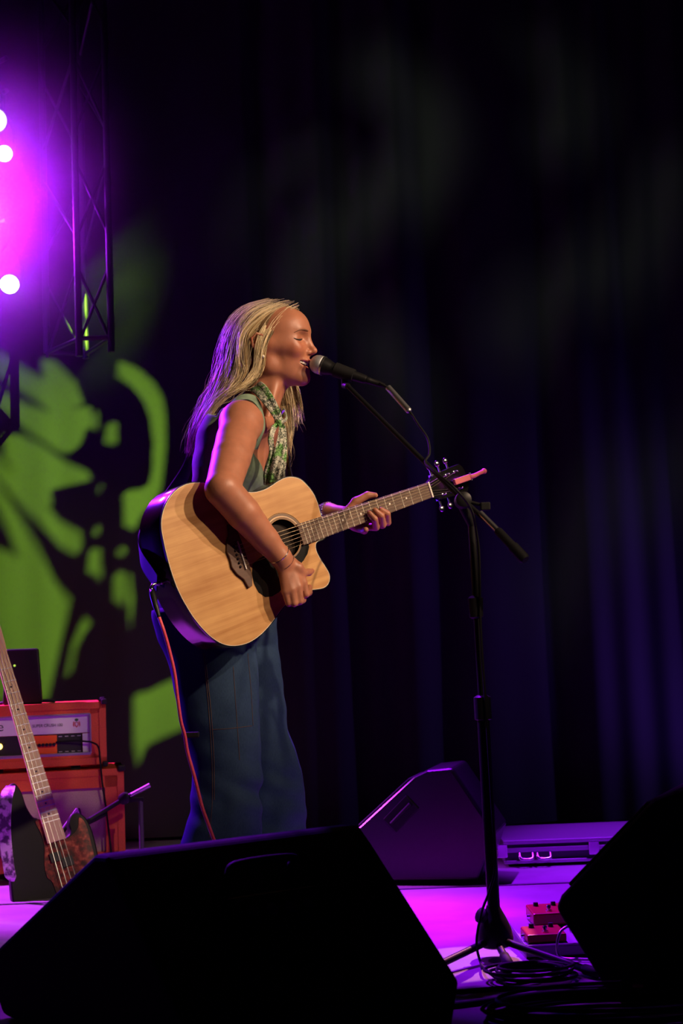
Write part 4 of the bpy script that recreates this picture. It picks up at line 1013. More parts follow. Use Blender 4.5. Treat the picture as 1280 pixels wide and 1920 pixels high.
def miccable():
    c0 = mc_ + md_ * .190
    t = thing('microphone_cable', 'thin black cable looping from the microphone down its stand', 'cable', (BP[0], BP[1] - .1, 0)); off = (BP[0], BP[1] - .1, 0); Y = BP[1]
    pts = [c0, P_(712, 719, 3.70), P_(728, 728, 3.685), P_(747, 748, 3.66), P_(768, 772, 3.635), P_(783, 795, 3.60), P_(801, 822, 3.565), P_(805, 850, 3.53), P_(797, 868, 3.50), P_(822, 890, 3.42), P_(855, 918, 3.37), P_(883, 955, Y - .07), P_(893, 1000, Y - .03), P_(898, 1045, Y - .02), P_(901, 1180, Y - .022), P_(912, 1350, Y - .025), P_(921, 1500, Y - .022), P_(928, 1620, Y - .024), P_(917, 1670, Y - .03), P_(902, 1712, Y - .05), P_(893, 1765, Y - .07), P_(899, 1800, Y - .07)]
    e = onfloor(930, 1834, .006); pts += [onfloor(908, 1815, .02), e, onfloor(960, 1846, .006), onfloor(1010, 1838, .006)]
    MB().sweep(smooth_curve(pts, 200), .0032, 7).build('cord', M['rubber'], t, off, smooth=True)
    a, b = P_(727, 726, 3.687), P_(768, 772, 3.636); d = b - a; L = np.linalg.norm(d)
    MB().lathe(a, d, [(0, .006), (.002, .0085), (L - .004, .0085), (L, .005)], 14).build('barrel', M['alu'], t, off, smooth='auto')
miccable()
def coil(name, label, c, rx, ry, loops, r, matl, cat='cable', group=None, seed=1, tail=None, h=.010):
    rg = np.random.default_rng(seed); pts = []
    for i in range(loops * 28):
        a = i / 28 * 2 * math.pi; k = i / (loops * 28); w1 = 1 + .05 * math.sin(i / 28 * 2.3) + .04 * math.sin(i / 28 * 5.1 + seed)
        pts.append((c[0] + rx * w1 * math.cos(a) + .012 * math.sin(k * 9), c[1] + ry * w1 * math.sin(a), r + .001 + h * (0.5 + .5 * math.sin(i / 28 * 1.9 + seed)) * (loops > 2) + .004 * k * loops))
    if tail: pts += [tuple(p) for p in tail]
    return tag(MB().sweep(pts, r, 6).build(name, matl, smooth=True), label, cat, group)
cc = onfloor(995, 1838); coil('coiled_cable', 'small flat coil of black cable on the floor beside the tripod foot', cc, .085, .060, 6, .0036, M['rubber'], seed=2, h=.008)
cc = onfloor(1150, 1920); coil('coiled_cable', 'large coil of dark cable on the floor in front of the right wedge monitor', cc, .235, .105, 9, .0042, M['rubber'], seed=5, h=.016)
def floor_cable(px, label, r=.005):
    P = smooth_curve([onfloor(x, y, r) for x, y in px], 60); tag(MB().sweep(P, r, 8).build('floor_cable', M['rubber'], smooth=True), label, 'cable')
floor_cable([(780, 1862), (870, 1858), (960, 1852), (1060, 1853), (1150, 1850), (1300, 1835)], 'thin black cable lying across the floor, farther of two')
floor_cable([(770, 1892), (860, 1884), (940, 1873), (1030, 1862), (1120, 1858), (1300, 1850)], 'thin black cable lying across the floor, nearer of two', .0062)

# ================================================================== WEDGE MONITORS
def wedge(label, A, rdir, width, prof, hand=None, extras=None, group='wedge floor monitors', grille_edge=(0, 1), both=True):
    """A: ridge point on the floor plane; rdir: unit vector along the cabinet; prof: (k,z) outline, k along p"""
    r = np.array([rdir[0], rdir[1], 0.0]); r /= np.linalg.norm(r); p = np.array([r[1], -r[0], 0.0])
    base = np.array([A[0], A[1], 0.0]); zc = np.array((0, 0, 1.0))
    t = thing('floor_monitor', label, 'stage monitor', base, group=None)
    pr = np.array(prof, float)
    MB().prism(pr, 0, width, O=(0, 0, 0), A=p, B=zc, N=r).build('cabinet', M['black_paint'], t, bevel=.012, seg=3)
    i, j = grille_edge; a, b = pr[i], pr[j]; e = b - a; L = np.linalg.norm(e); e /= L; nrm = np.array([-e[1], e[0]])
    mid_ = pr.mean(0); nrm = nrm if (a - mid_) @ nrm > 0 else -nrm
    q0 = a + e * L * .07 + nrm * .0005; q1 = a + e * L * .93 + nrm * .0005
    ox = p * q0[0] + zc * q0[1]; ex = p * e[0] + zc * e[1]; nx = p * nrm[0] + zc * nrm[1]
    MB().prism([(.03, 0), (width - .03, 0), (width - .03, L * .86), (.03, L * .86)], 0, .008, O=ox, A=r, B=ex, N=nx).build('grille', M['grille_black'], t, bevel=.004)
    if extras: extras(t, p, r, zc, pr, width)
    for s0 in (.06, width - .06):
        for k in (pr[:, 0].min() + .13, pr[:, 0].max() - .10): MB().lathe(p * k + r * s0, (0, 0, 1), [(-0.0, .014), (.006, .016)], 10).build('rubber_foot', M['rubber'], t)
    return t
# nearest: seen from behind, ridge running away to the right
A1 = np.array(at(190, 1595, 2.67)); B1 = np.array(at(665, 1550, 3.0)); rd = (B1 - A1)[:2]; wd1 = np.linalg.norm(rd)
prof1 = [(-.527, .140), (-.035, .380), (.02, .384), (.06, .352), (.325, .118), (.290, .006), (-.50, .006), (-.55, .06)]
def ex1(t, p, r, zc, pr, W):
    # recessed bar handle and connector plate on the rear panel
    a, b = pr[3], pr[4]; e = (b - a) / np.linalg.norm(b - a); nrm = np.array([-e[1], e[0]]); nrm = nrm if nrm[1] > 0 else -nrm
    ex = p * e[0] + zc * e[1]; nx = p * nrm[0] + zc * nrm[1]; ox = p * a[0] + zc * a[1] + r * W * .5
    MB().prism([(-.10, .09), (.10, .09), (.10, .17), (-.10, .17)], .0, .004, O=ox, A=r, B=ex, N=nx).build('connector_plate', M['black_metal'], t, bevel=.002)
    for s in (-.06, -.02, .02, .06): MB().lathe(ox + r * s + ex * .13 + nx * .003, nx, [(0, .012), (.004, .012), (.0045, .008)], 16).build('socket', M['alu_dull'], t)
    hb_ = MB().sweep(smooth_curve([ox + r * (-.07) + ex * .035, ox + r * (-.06) + ex * .035 + nx * .028, ox + r * .06 + ex * .035 + nx * .028, ox + r * .07 + ex * .035], 20), .008, 10); hb_.build('carry_handle', M['rubber'], t, smooth=True)
wedge('large black wedge monitor nearest the camera, seen from behind', A1, rd, wd1, prof1, extras=ex1, grille_edge=(0, 1))
# right
C2 = onfloor(1142, 1874)
def pxz(px, py, Y): q = at(px, py, Y); return q
def wedge_side(label, Y, pix, depth, yaw, hx, hz, gedge):
    r = np.array([math.sin(yaw), math.cos(yaw)]); p = np.array([r[1], -r[0], 0.0])
    pts = [at(x, y, Y) for x, y in pix]; O = np.array([pts[0][0], Y, 0]); prof = []
    for (x, y) in pix:                       # meet each sight line with the side panel's plane
        d = ray(x, y); n = np.array([r[0], r[1], 0.0]); tt = ((O - C_O) @ n) / (d @ n); q = C_O + d * tt; prof.append(((q - O) @ p, max(q[2], .006)))
    def ex(t, p, r3, zc, pr, W):
        O_ = p * hx + zc * hz - r3 * .0005
        MB().prism([(-.055, -.03), (.055, -.03), (.055, .03), (-.055, .03)], -.006, .0, O=O_, A=p * .72 + zc * .69, B=-p * .69 + zc * .72, N=r3).build('handle_cup', M['black_metal'], t, bevel=.004)
        MB().sweep([O_ + (p * .72 + zc * .69) * -.045 - r3 * .008, O_ + (p * .72 + zc * .69) * .045 - r3 * .008], .007, 10).build('carry_handle', M['rubber'], t, smooth='auto')
    return wedge(label, O, r, depth, prof, extras=ex, grille_edge=gedge), O, p, r
w2, O2, p2, r2 = wedge_side('black wedge monitor at the right edge with a red tape square near its foot', C2[1], [(1142, 1874), (1040, 1704), (1050, 1680), (1225, 1497), (1262, 1484), (1420, 1480), (1520, 1700), (1500, 1868)], .50, R(24), .22, .20, (2, 3))
tp = MB(); a = p2 * .062 + np.array((0, 0, .030)) - np.append(r2, 0) * .002
tp.box(a, (.022, .002, .022), rotz(R(-24))).build('tape_square', M['tape_red'], w2)
w3, O3, p3, r3 = wedge_side('black wedge monitor at the back, its sloping top edge lit magenta', 4.66, [(700, 1654), (655, 1585), (662, 1560), (775, 1456), (800, 1444), (848, 1439), (930, 1562), (898, 1652)], .30, R(13), .10, .22, (2, 3))

for ch_ in w3.children:
    if ch_.name.startswith('cabinet'): ch_.data.materials[0] = M['satin_black']

# ================================================================== AMPLIFIERS
AY = 5.15
def amps():
    yaw = R(11.0); M3 = rotz(yaw)
    tr_ = at(198, 1316, AY); w_, h_, dp = .56, .222, .26
    base = np.array([tr_[0], AY, tr_[2] - h_ - .012]) - M3 @ np.array((w_ / 2, 0, 0))
    ctop = base[2] - .0
    t = thing('guitar_amplifier', 'orange amplifier head with a pale front panel on top of the cabinet', 'amplifier', base, M3)
    L = lambda x, z: (x, 0, z)
    z0 = .014
    fr = .040                                             # frame border
    mb = MB(); mb.box((0, dp / 2, z0 + h_ - .012), (w_, dp, .024)).box((0, dp / 2, z0 + .012), (w_, dp, .024)).box((-w_ / 2 + .012, dp / 2, z0 + h_ / 2), (.024, dp, h_)).box((w_ / 2 - .012, dp / 2, z0 + h_ / 2), (.024, dp, h_)).box((0, dp - .02, z0 + h_ / 2), (w_ - .02, .02, h_ - .02))
    mb.box((0, .02, z0 + h_ - .022), (w_ - .01, .03, .036)).box((0, .02, z0 + .021), (w_ - .01, .03, .034)).box((-w_ / 2 + .030, .02, z0 + h_ / 2), (.052, .03, h_ - .02)).box((w_ / 2 - .030, .02, z0 + h_ / 2), (.052, .03, h_ - .02))
    mb.build('enclosure', M['tolex'], t)
    x0, x1 = -w_ / 2 + .056, w_ / 2 - .056; zb, zt = z0 + .040, z0 + h_ - .042
    f = MB(); f.box(((x0 + x1) / 2, .010, zt), (x1 - x0, .012, .007)).box(((x0 + x1) / 2, .010, zb), (x1 - x0, .014, .010)).box((x0, .010, (zb + zt) / 2), (.007, .012, zt - zb)).box((x1, .010, (zb + zt) / 2), (.007, .012, zt - zb))
    f.build('panel_frame', M['alu'], t, bevel=.0015)
    zm = zb + (zt - zb) * .52
    pw = MB().box(((x0 + x1) / 2, .020, (zm + zt) / 2), (x1 - x0 - .004, .006, zt - zm - .002)).build('upper_panel', M['face_white'], t)
    MB().box((x1 - .015, .0185, (zb + zm) / 2), (.026, .006, zm - zb - .004)).build('end_panel', M['face_white'], t)
    pb = MB().box(((x0 + x1) / 2 - .016, .020, (zb + zm) / 2), (x1 - x0 - .034, .006, zm - zb - .002)).build('control_panel', M['face_black'], t)
    # orange block behind the knobs
    xo0, xo1 = x1 - .228, x1 - .118
    MB().box(((xo0 + xo1) / 2, .0168, (zb + zm) / 2), (xo1 - xo0, .001, zm - zb - .006)).build('orange_block', M['face_orange'], t)
    for k in range(8):
        x = xo0 + .010 + k * .0128; kn = MB().lathe((x, .0166, (zb + zm) / 2), (0, -1, 0), [(0, .0062), (.008, .0056), (.0085, .004)], 12).build('knob', M['black_plastic'], t, smooth='auto')
    for k in range(4):
        x = x1 - .106 + k * .022
        for z in (zm - .009, zb + .010): MB().box((x, .0168, z), (.012, .0006, .0018)).build('panel_legend', M['face_white'], t)
    MB().lathe((x1 - .318, .0166, (zb + zm) / 2 + .002), (0, -1, 0), [(0, .0105), (.004, .0105), (.006, .007)], 16).build('pilot_light', M['led_amber'], t, smooth='auto')
    MB().lathe((x1 - .300, .0166, (zb + zm) / 2 + .010), (0, -1, 0), [(0, .003), (.012, .002)], 8).build('toggle_switch', M['chrome'], t)
    def text(s, x, z, size, mt, xs=1.0, nm='lettering'):
        cu = bpy.data.curves.new(nm, 'FONT'); cu.body = s; cu.size = size; cu.align_x = 'CENTER'; cu.align_y = 'CENTER'; cu.extrude = .0003; cu.materials.append(mt)
        o = bpy.data.objects.new(nm, cu); COL.objects.link(o)
        dg = bpy.context.evaluated_depsgraph_get(); me = bpy.data.meshes.new_from_object(o.evaluated_get(dg)); bpy.data.objects.remove(o)
        o = bpy.data.objects.new(nm, me); COL.objects.link(o); o.parent = t; o.location = (x, .0163, z); o.rotation_euler = (R(90), 0, 0); o.scale = (xs, 1, 1)
    zz = (zm + zt) / 2
    text('SUPER CRUSH 100', x1 - .150, zz - .002, .0150, M['ink'], .88)
    text('Orange', x1 - .372, zz, .046, M['ink'], 1.0)
    # crest: shield with a little tree above and supporters either side
    cx = x1 - .048
    MB().prism([(-.007, .006), (.007, .006), (.007, -.006), (0, -.014), (-.007, -.006)], 0, .0006, O=(cx, .0168, zz), A=(1, 0, 0), B=(0, 0, 1), N=(0, -1, 0)).build('crest_shield', M['ink_red'], t)
    MB().prism([(-.004, .004), (.004, .004), (.004, -.004), (0, -.009), (-.004, -.004)], .0006, .001, O=(cx, .0168, zz), A=(1, 0, 0), B=(0, 0, 1), N=(0, -1, 0)).build('crest_field', M['face_white'], t)
    MB().ball((cx, .0163, zz + .014), (.007, .001, .005), 10, 6).box((cx, .0163, zz + .008), (.002, .001, .006)).build('crest_tree', M['ink_green'], t)
    for sd in (-1, 1): MB().prism([(sd * .009, -.012), (sd * .013, -.006), (sd * .012, .006), (sd * .009, .010), (sd * .0085, 0)], 0, .0006, O=(cx, .0168, zz), A=(1, 0, 0), B=(0, 0, 1), N=(0, -1, 0)).build('crest_supporter', M['ink_red'], t)
    for sx in (-1, 1):
        for z in (z0, z0 + h_):
            for y in (.0, dp): MB().box((sx * (w_ / 2 - .006), y if y == 0 else y, z), (.020, .020, .020)).build('corner_cap', M['black_plastic'], t, bevel=.005)
    for sx in (-.22, -.1, .17): MB().box((sx, .03, .006), (.034, .03, .016)).build('rubber_foot', M['rubber'], t)
    MB().sweep(smooth_curve([(-.10, .13, z0 + h_), (-.085, .13, z0 + h_ + .007), (.0, .13, z0 + h_ + .009), (.085, .13, z0 + h_ + .007), (.10, .13, z0 + h_)], 16), .006, 8).build('carry_handle', M['black_plastic'], t, smooth=True)
    # cabinet below
    cr = at(232, 1452, AY); cw, cd = .66, .30; chh = base[2] - .002
    cb = np.array([cr[0], AY, 0]) - M3 @ np.array((cw / 2, .01, 0))
    c = thing('speaker_cabinet', 'orange speaker cabinet with cream grille cloth under the amplifier head', 'speaker cabinet', cb, M3)
    zb0 = .02; H = chh - zb0
    mb = MB(); mb.box((0, cd / 2, zb0 + H - .012), (cw, cd, .024)).box((0, cd / 2, zb0 + .012), (cw, cd, .024)).box((-cw / 2 + .012, cd / 2, zb0 + H / 2), (.024, cd, H)).box((cw / 2 - .012, cd / 2, zb0 + H / 2), (.024, cd, H)).box((0, cd - .02, zb0 + H / 2), (cw - .02, .02, H - .02))
    mb.box((0, .015, zb0 + H - .035), (cw - .01, .022, .060)).box((-cw / 2 + .036, .015, zb0 + H / 2), (.062, .022, H - .02)).box((cw / 2 - .036, .015, zb0 + H / 2), (.062, .022, H - .02)).box((0, .015, zb0 + .028), (cw - .01, .022, .05))
    mb.build('enclosure', M['tolex'], c)
    MB().box((0, .026, zb0 + H / 2 - .01), (cw - .13, .012, H - .10)).build('grille_cloth', M['cloth'], c)
    for sx in (-1, 1):
        for z in (zb0, zb0 + H): MB().box((sx * (cw / 2 - .008), .004, z), (.028, .028, .022)).build('corner_cap', M['black_plastic'], c, bevel=.006)
    for sx in (-.25, .25): MB().box((sx, .05, .011), (.04, .04, .022)).build('rubber_foot', M['rubber'], c)
    # small dark unit on top of the head
    ut = at(43, 1216, AY + .02); ub = base[2] + z0 + h_
    hgt = ut[2] - ub - .002
    un = thing('tuner_unit', 'small black box with a green light standing on the amplifier head', 'audio unit', (ut[0], AY + .0, ub + .001), M3)
    MB().prism([(-.070, 0), (.070, 0), (.058, hgt), (-.056, hgt)], 0, .11, A=(1, 0, 0), B=(0, 0, 1), N=(0, 1, 0)).build('casing', M['black_plastic'], un, bevel=.006)
    MB().lathe((-.026, -.0005, hgt * .70), (0, -1, 0), [(0, .0042), (.002, .0030)], 10).build('indicator_light', M['led_green'], un)
    # lead from the head down in front of the cab
    P = smooth_curve([at(170, 1391, AY - .012), at(184, 1400, AY - .03), at(188, 1430, AY - .035), at(192, 1470, AY - .035), at(198, 1510, AY - .03), at(204, 1560, AY - .05), at(210, 1610, AY - .06)], 50)
    tag(MB().sweep(np.concatenate([smooth_curve([at(105, 1392, AY - .02), at(140, 1389, AY - .022), at(170, 1391, AY - .014)], 12)[:-1], P]), .0034, 7).build('amplifier_lead', M['rubber'], smooth=True), 'thin black lead plugged into the amplifier head and hanging down its cabinet', 'cable')
amps()

# ================================================================== BASS GUITAR ON STAND
def bass():
    Y0 = 4.72
    # playing plane tilted back: unit vectors
    B0 = at(103, 1572, Y0); T0 = at(2, 1232, Y0 + .14)
    u = (T0 - B0); Ln = np.linalg.norm(u); u /= Ln
    nrm = np.cross(u, C_RT * 1.0); nrm = nrm if nrm[1] < 0 else -nrm; nrm /= np.linalg.norm(nrm)
    nrm = nrm + C_RT * .45; nrm -= u * (nrm @ u); nrm /= np.linalg.norm(nrm)
    v = np.cross(nrm, u); v = v if v @ C_RT > 0 else -v
    t = thing('bass_guitar', 'black bass guitar with maple neck and tortoiseshell pickguard leaning on a stand', 'bass guitar', B0); off = B0
    def onb(px, py, n=0.0):
        d = ray(px, py); P0 = B0 + nrm * n; q = C_O + d * (((P0 - C_O) @ nrm) / (d @ nrm)) - B0; return (q @ u, q @ v)
    fr = dict(O=B0, A=u, B=v, N=nrm)
    body = [(72, 1536), (62, 1531), (50, 1512), (40, 1484), (27, 1468), (12, 1478), (6, 1510), (12, 1560), (22, 1605), (20, 1655), (30, 1715), (62, 1760), (110, 1765), (158, 1730), (186, 1675), (186, 1615), (174, 1560), (161, 1533), (146, 1523), (133, 1527), (128, 1543), (131, 1558), (125, 1568), (100, 1578), (84, 1566)]
    bp = smooth_curve([onb(*q) for q in body], 120, closed=True)
    MB().prism(bp, -.038, 0, **fr).build('body', M['bass_black'], t, off, smooth='auto', bevel=.005)
    pg = [(66, 1541), (76, 1538), (84, 1566), (100, 1578), (125, 1572), (135, 1566), (146, 1552), (148, 1533), (160, 1545), (170, 1580), (177, 1615), (172, 1660), (150, 1690), (125, 1700), (108, 1680), (98, 1654), (88, 1645), (83, 1620), (83, 1585), (76, 1562)]
    MB().prism([onb(*q) for q in smooth_curve(pg, 60, closed=True)], .0005, .003, **fr).build('pickguard', M['tortoise'], t, off)
    L = lambda uu, vv, nn: B0 + u * uu + v * vv + nrm * nn
    wn, wb = .021, .031; ang = np.linspace(0, math.pi, 9); V = []
    for uu in (-.01, Ln): 
        w_ = wb + (wn - wb) * (uu / Ln); V += [L(uu, w_ * math.cos(a), .010 - .022 * math.sin(a)) for a in ang]
    Fc = [(j, j + 1, 9 + j + 1, 9 + j) for j in range(8)] + [(0, 9, 17, 8), tuple(range(9)), tuple(range(17, 8, -1))]
    MB().add(V, Fc).build('neck', M['maple'], t, off, smooth='auto')
    MB().prism([(-.012, -wb), (Ln, -wn), (Ln, wn), (-.012, wb)], .009, .0145, **fr).build('fretboard', M['maple'], t, off)
    for k in range(1, 21):
        s = .86 * 2 ** (-k / 12) - (.86 - Ln); w_ = wb + (wn - wb) * (s / Ln)
        MB().box(L(s, 0, .0150), (.0024, 2 * w_, .0014), np.stack([u, v, nrm], 1)).build('fret', M['steel'], t, off)
    for k in (3, 5, 7, 9, 12, 15, 17, 19):
        s = .86 * 2 ** (-(k - .5) / 12) - (.86 - Ln); MB().lathe(L(s, 0, .0145), nrm, [(0, .0035), (.0005, .0035)], 10).build('fret_inlay', M['pg_black'], t, off)
    hs = [(0, -.022), (.03, -.040), (.10, -.036), (.17, -.032), (.20, -.01), (.195, .02), (.16, .028), (.05, .026), (0, .022)]
    MB().prism([(Ln + a, b) for a, b in hs], -.006, .008, **fr).build('headstock', M['maple'], t, off, bevel=.002)
    for i in range(4):
        MB().sweep([L(-.20, -.026 + i * .0175, .013), L(Ln, -.016 + i * .0105, .0175), L(Ln + .04 + .03 * i, -.014 + i * .009, .012)], .0010 - .00015 * i, 5).build('string', M['steel'], t, off)
        MB().lathe(L(Ln + .04 + .035 * i, -.012 + i * .004, .006), nrm, [(0, .006), (.012, .005)], 10).build('tuning_post', M['chrome'], t, off)
    MB().prism([(-.075, -.035), (-.045, -.035), (-.045, .002), (-.075, .002)], .003, .010, **fr).prism([(-.100, -.002), (-.070, -.002), (-.070, .035), (-.100, .035)], .003, .010, **fr).build('pickup', M['black_plastic'], t, off)
    # strap hanging from the horn
    P = smooth_curve([at(20, 1474, Y0 - .10), at(12, 1496, Y0 - .14), at(9, 1550, Y0 - .145), at(13, 1600, Y0 - .145), at(19, 1640, Y0 - .14), at(23, 1652, Y0 - .13)], 30)
    MB().ribbon(P, C_RT * .85 - C_FW * .1, np.interp(np.arange(30), [0, 3, 24, 29], [.030, .040, .036, .014]), .004).build('strap', M['bass_strap'], t, off, smooth='auto')
    # stand
    g0 = np.array([B0[0] + .0, B0[1] + .02, 0]); s = thing('guitar_stand', 'black tubular stand holding the bass guitar', 'guitar stand', g0)
    c = at(95, 1700, Y0 + .05)
    bot = L(-.335, 0, -.02)
    bz = max(bot[2], .05)
    ap = np.array((g0[0] + .03, g0[1] + .22, .24))
    for e_ in ((g0[0] - .12, g0[1] + .02, .011), (g0[0] + .14, g0[1] + .02, .011), (g0[0] + .03, g0[1] + .36, .011)): MB().cyl(ap, e_, .009).build('leg', M['black_metal'], s, g0)
    for x_ in (-.05, .08): MB().sweep([(g0[0] + x_, g0[1] + .10, .06), (g0[0] + x_, g0[1] - .05, .04), (g0[0] + x_, g0[1] - .07, .06)], .009, 8).build('cradle_arm', M['rubber'], s, g0)
    MB().cyl(ap, (g0[0] + .0, g0[1] + .10, .10), .009).build('neck_tube', M['black_metal'], s, g0)
bass()

# short boom stand in front of the cabinet
def cabmic():
    Y = 4.95; f = onfloor(266, 1640); f = np.array([at(266, 1600, Y)[0], Y, 0])
    t = thing('microphone_stand', 'short black boom stand beside the orange cabinet, its boom end lit magenta', 'microphone stand', f)
    j = at(233, 1497, Y)
    MB().lathe(f, (0, 0, 1), [(0, .10), (.006, .10), (.012, .09), (.016, .02), (.03, .012)], 24).build('round_base', M['black_metal'], t, f, smooth='auto')
    MB().cyl(f + (0, 0, .02), (f[0], f[1], j[2] - .01), .0085).build('pole', M['alu_dull'], t, f)
    MB().cyl(at(160, 1542, Y - .1), j, .008).cyl(j, at(246, 1490, Y), .008).build('boom_arm', M['black_metal'], t, f)
    MB().cyl(at(244, 1492, Y), at(281, 1472, Y + .01), .0080, .0080).build('boom_end', M['steel'], t, f)
    MB().lathe(j + (0, -.02, 0), (0, 1, 0), [(0, .014), (.004, .02), (.04, .02), (.044, .014)], 14).build('joint', M['black_plastic'], t, f, smooth='auto')
    MB().box((f[0] * .5 + j[0] * .5, Y, j[2] - .006), (abs(f[0] - j[0]) + .02, .014, .014)).build('joint_arm', M['black_plastic'], t, f)
    a, b = at(160, 1542, Y - .1), at(190, 1522, Y - .06)
    m = thing('instrument_microphone', 'dark microphone on the short boom pointing at the orange cabinet', 'microphone', a)
    MB().lathe(a, np.array(at(196, 1526, Y - .03)) - a, [(-.03, .008), (-.02, .013), (.0, .0125), (.05, .011), (.09, .009)], 16).build('capsule_body', M['black_metal'], m, a, smooth='auto')
    MB().lathe(a + (.01, 0, .0), np.array(at(196, 1526, Y - .03)) - a, [(-.045, .010), (-.04, .015), (-.02, .0135)], 16).build('grille', M['silver_mesh'], m, a, smooth='auto')
cabmic()

# ================================================================== FLIGHT CASE
def case():
    a = at(945, 1580, 4.93); b = at(1280, 1569, 4.93); w_ = b[0] - a[0]; top = at(1040, 1573, 4.93)[2]; c = np.array([(a[0] + b[0]) / 2, 4.93, 0])
    t = thing('flight_case', 'low metal-edged flight case in front of the curtain, lit violet', 'case', c)
    MB().box((0, .20, top / 2), (w_, .38, top - .01)).build('panels', M['case_panel'], t, bevel=.004)
    for z, h in ((top - .006, .014), (top * .62, .016), (.012, .012)):
        MB().box((0, -.004, z), (w_ + .008, .010, h)).build('metal_edge', M['alu'], t, bevel=.003)
    MB().box((0, .20, top - .001), (w_ + .008, .41, .004)).build('lid_edge', M['alu'], t)
    for x in (at(940, 1590, 4.93)[0] - c[0], at(1112, 1590, 4.93)[0] - c[0]):
        MB().box((x, -.012, top * .62), (.036, .010, .046)).build('latch', M['chrome'], t, bevel=.003)
    for x in (at(985, 1600, 4.93)[0] - c[0], at(1018, 1600, 4.93)[0] - c[0]):
        MB().sweep(smooth_curve([(x - .022, -.008, top * .52), (x - .018, -.03, top * .3), (x + .018, -.03, top * .3), (x + .022, -.008, top * .52)], 14), .006, 8).build('handle', M['chrome'], t, smooth=True)
case()

# ================================================================== PEDALS
def pedals():
    c = onfloor(1040, 1796); Y = c[1]
    M3 = rotz(R(4)); t = thing('pedalboard', 'flat grey pedalboard on the floor behind the right wedge monitor', 'pedalboard', (c[0], Y, 0), M3)
    l0 = onfloor(985, 1796)[0] - c[0]
    MB().prism([(0, .0), (.32, .0), (.32, .055), (0, .032)], 0, .001, O=(l0, 0, 0), A=(0, 1, 0), B=(0, 0, 1), N=(1, 0, 0)).build('side', M['pedal_grey'], t)
    MB().prism([(0, 0.004), (.30, 0.004), (.30, .045), (0, .028)], 0, .34, O=(l0, 0, 0), A=(0, 1, 0), B=(0, 0, 1), N=(1, 0, 0)).build('frame', M['pedal_grey'], t, bevel=.003)
    MB().box((l0 + .17, .0, .0305), (.34, .008, .003)).build('edge_strip', M['steel'], t)
    def pedal(label, x, y, z, mt, sz, led=False):
        o_ = np.array([c[0], Y, 0]) + M3 @ np.array([x, y, z])
        q = thing('effects_pedal', label, 'pedal', o_, M3)
        MB().prism([(-sz[1] / 2, 0), (sz[1] / 2, 0), (sz[1] / 2, sz[2]), (-sz[1] / 2, sz[2] * .8)], -sz[0] / 2, sz[0] / 2, A=(0, 1, 0), B=(0, 0, 1), N=(1, 0, 0)).build('housing', mt, q, bevel=.004)
        MB().lathe((0, -sz[1] * .25, sz[2] * .8), (0, 0, 1), [(0, .008), (.004, .008), (.005, .005), (.014, .0055), (.016, .004)], 12).build('footswitch', M['chrome'], q, smooth='auto')
        for k in (-1, 1): MB().lathe((k * sz[0] * .25, sz[1] * .28, sz[2] * .92), (0, 0, 1), [(0, .007), (.010, .006)], 12).build('knob', M['black_plastic'], q, smooth='auto')
        MB().lathe((-sz[0] / 2, 0, sz[2] * .4), (-1, 0, 0), [(0, .006), (.008, .005)], 10).build('jack', M['chrome'], q)
        return o_
    pedal('red effects pedal on the near edge of the pedalboard', l0 + .055, .06, .0335, M['red_paint'], (.095, .09, .024))
    pedal('red effects pedal at the back of the pedalboard, half hidden by the wedge monitor', l0 + .10, .225, .043, M['red_paint'], (.09, .10, .036))
    P = smooth_curve([np.array([c[0], Y, 0]) + M3 @ np.array(p) for p in ((l0 + .115, .02, .055), (l0 + .10, -.02, .075), (l0 + .075, -.03, .060), (l0 + .070, -.035, .012), (l0 + .12, -.06, .006), (l0 + .25, -.09, .006), (l0 + .40, -.05, .006))], 50)
    tag(MB().sweep(P, .0035, 8).build('patch_cable', M['steel'], smooth=True), 'short patch cable arching off the red pedal', 'cable')
pedals()

# ================================================================== TRUSS AND LAMPS
def truss():
    Y = 5.35
    ch = [at(143, 400, Y), at(203, 400, Y), at(83, 400, Y + .22), at(143 + 12, 400, Y + .28)]
    ch = [np.array([p[0], p[1], 0]) for p in ch]
    base = np.mean(ch, 0); t = thing('lighting_truss', 'upright box truss of metal tubes hanging left of the singer', 'truss', (base[0], base[1], 0)); off = (base[0], base[1], 0)
    zb_ = [at(148, 668, Y)[2], at(208, 660, Y)[2], at(84, 662, Y + .22)[2], at(158, 672, Y + .28)[2]]
    for i, c in enumerate(ch): MB().cyl(c + (0, 0, zb_[i]), c + (0, 0, 4.4), .0135, n=12).build('chord', M['alu_dull'], t, off, smooth='auto')
    z = zb_[0] + .05; k = 0
    prs = [(0, 1), (2, 0), (1, 3), (3, 2)]
    while z < 4.05:
        for a, b in prs:
            A, B = (ch[a], ch[b]) if k % 2 == 0 else (ch[b], ch[a])
            MB().cyl(A + (0, 0, z), B + (0, 0, z + .30), .006, n=8).build('brace', M['alu_dull'], t, off)
            if a == 0: MB().cyl(B + (0, 0, z), A + (0, 0, z + .30), .006, n=8).build('brace', M['alu_dull'], t, off)
        z += .42; k += 1
    for zz in (at(143, 635, Y)[2],):
        for a, b in prs: MB().cyl(ch[a] + (0, 0, zz), ch[b] + (0, 0, zz), .009, n=8).build('cross_bar', M['alu_dull'], t, off)
    MB().box((0, 0, 4.41), (.42, .45, .02)).build('top_plate', M['alu_dull'], t)
    MB().cyl((-1.6, 0, 4.45), (2.2, 0, 4.45), .024).cyl((-1.6, 0, 4.70), (2.2, 0, 4.70), .024).build('top_beam', M['alu_dull'], t)
truss()
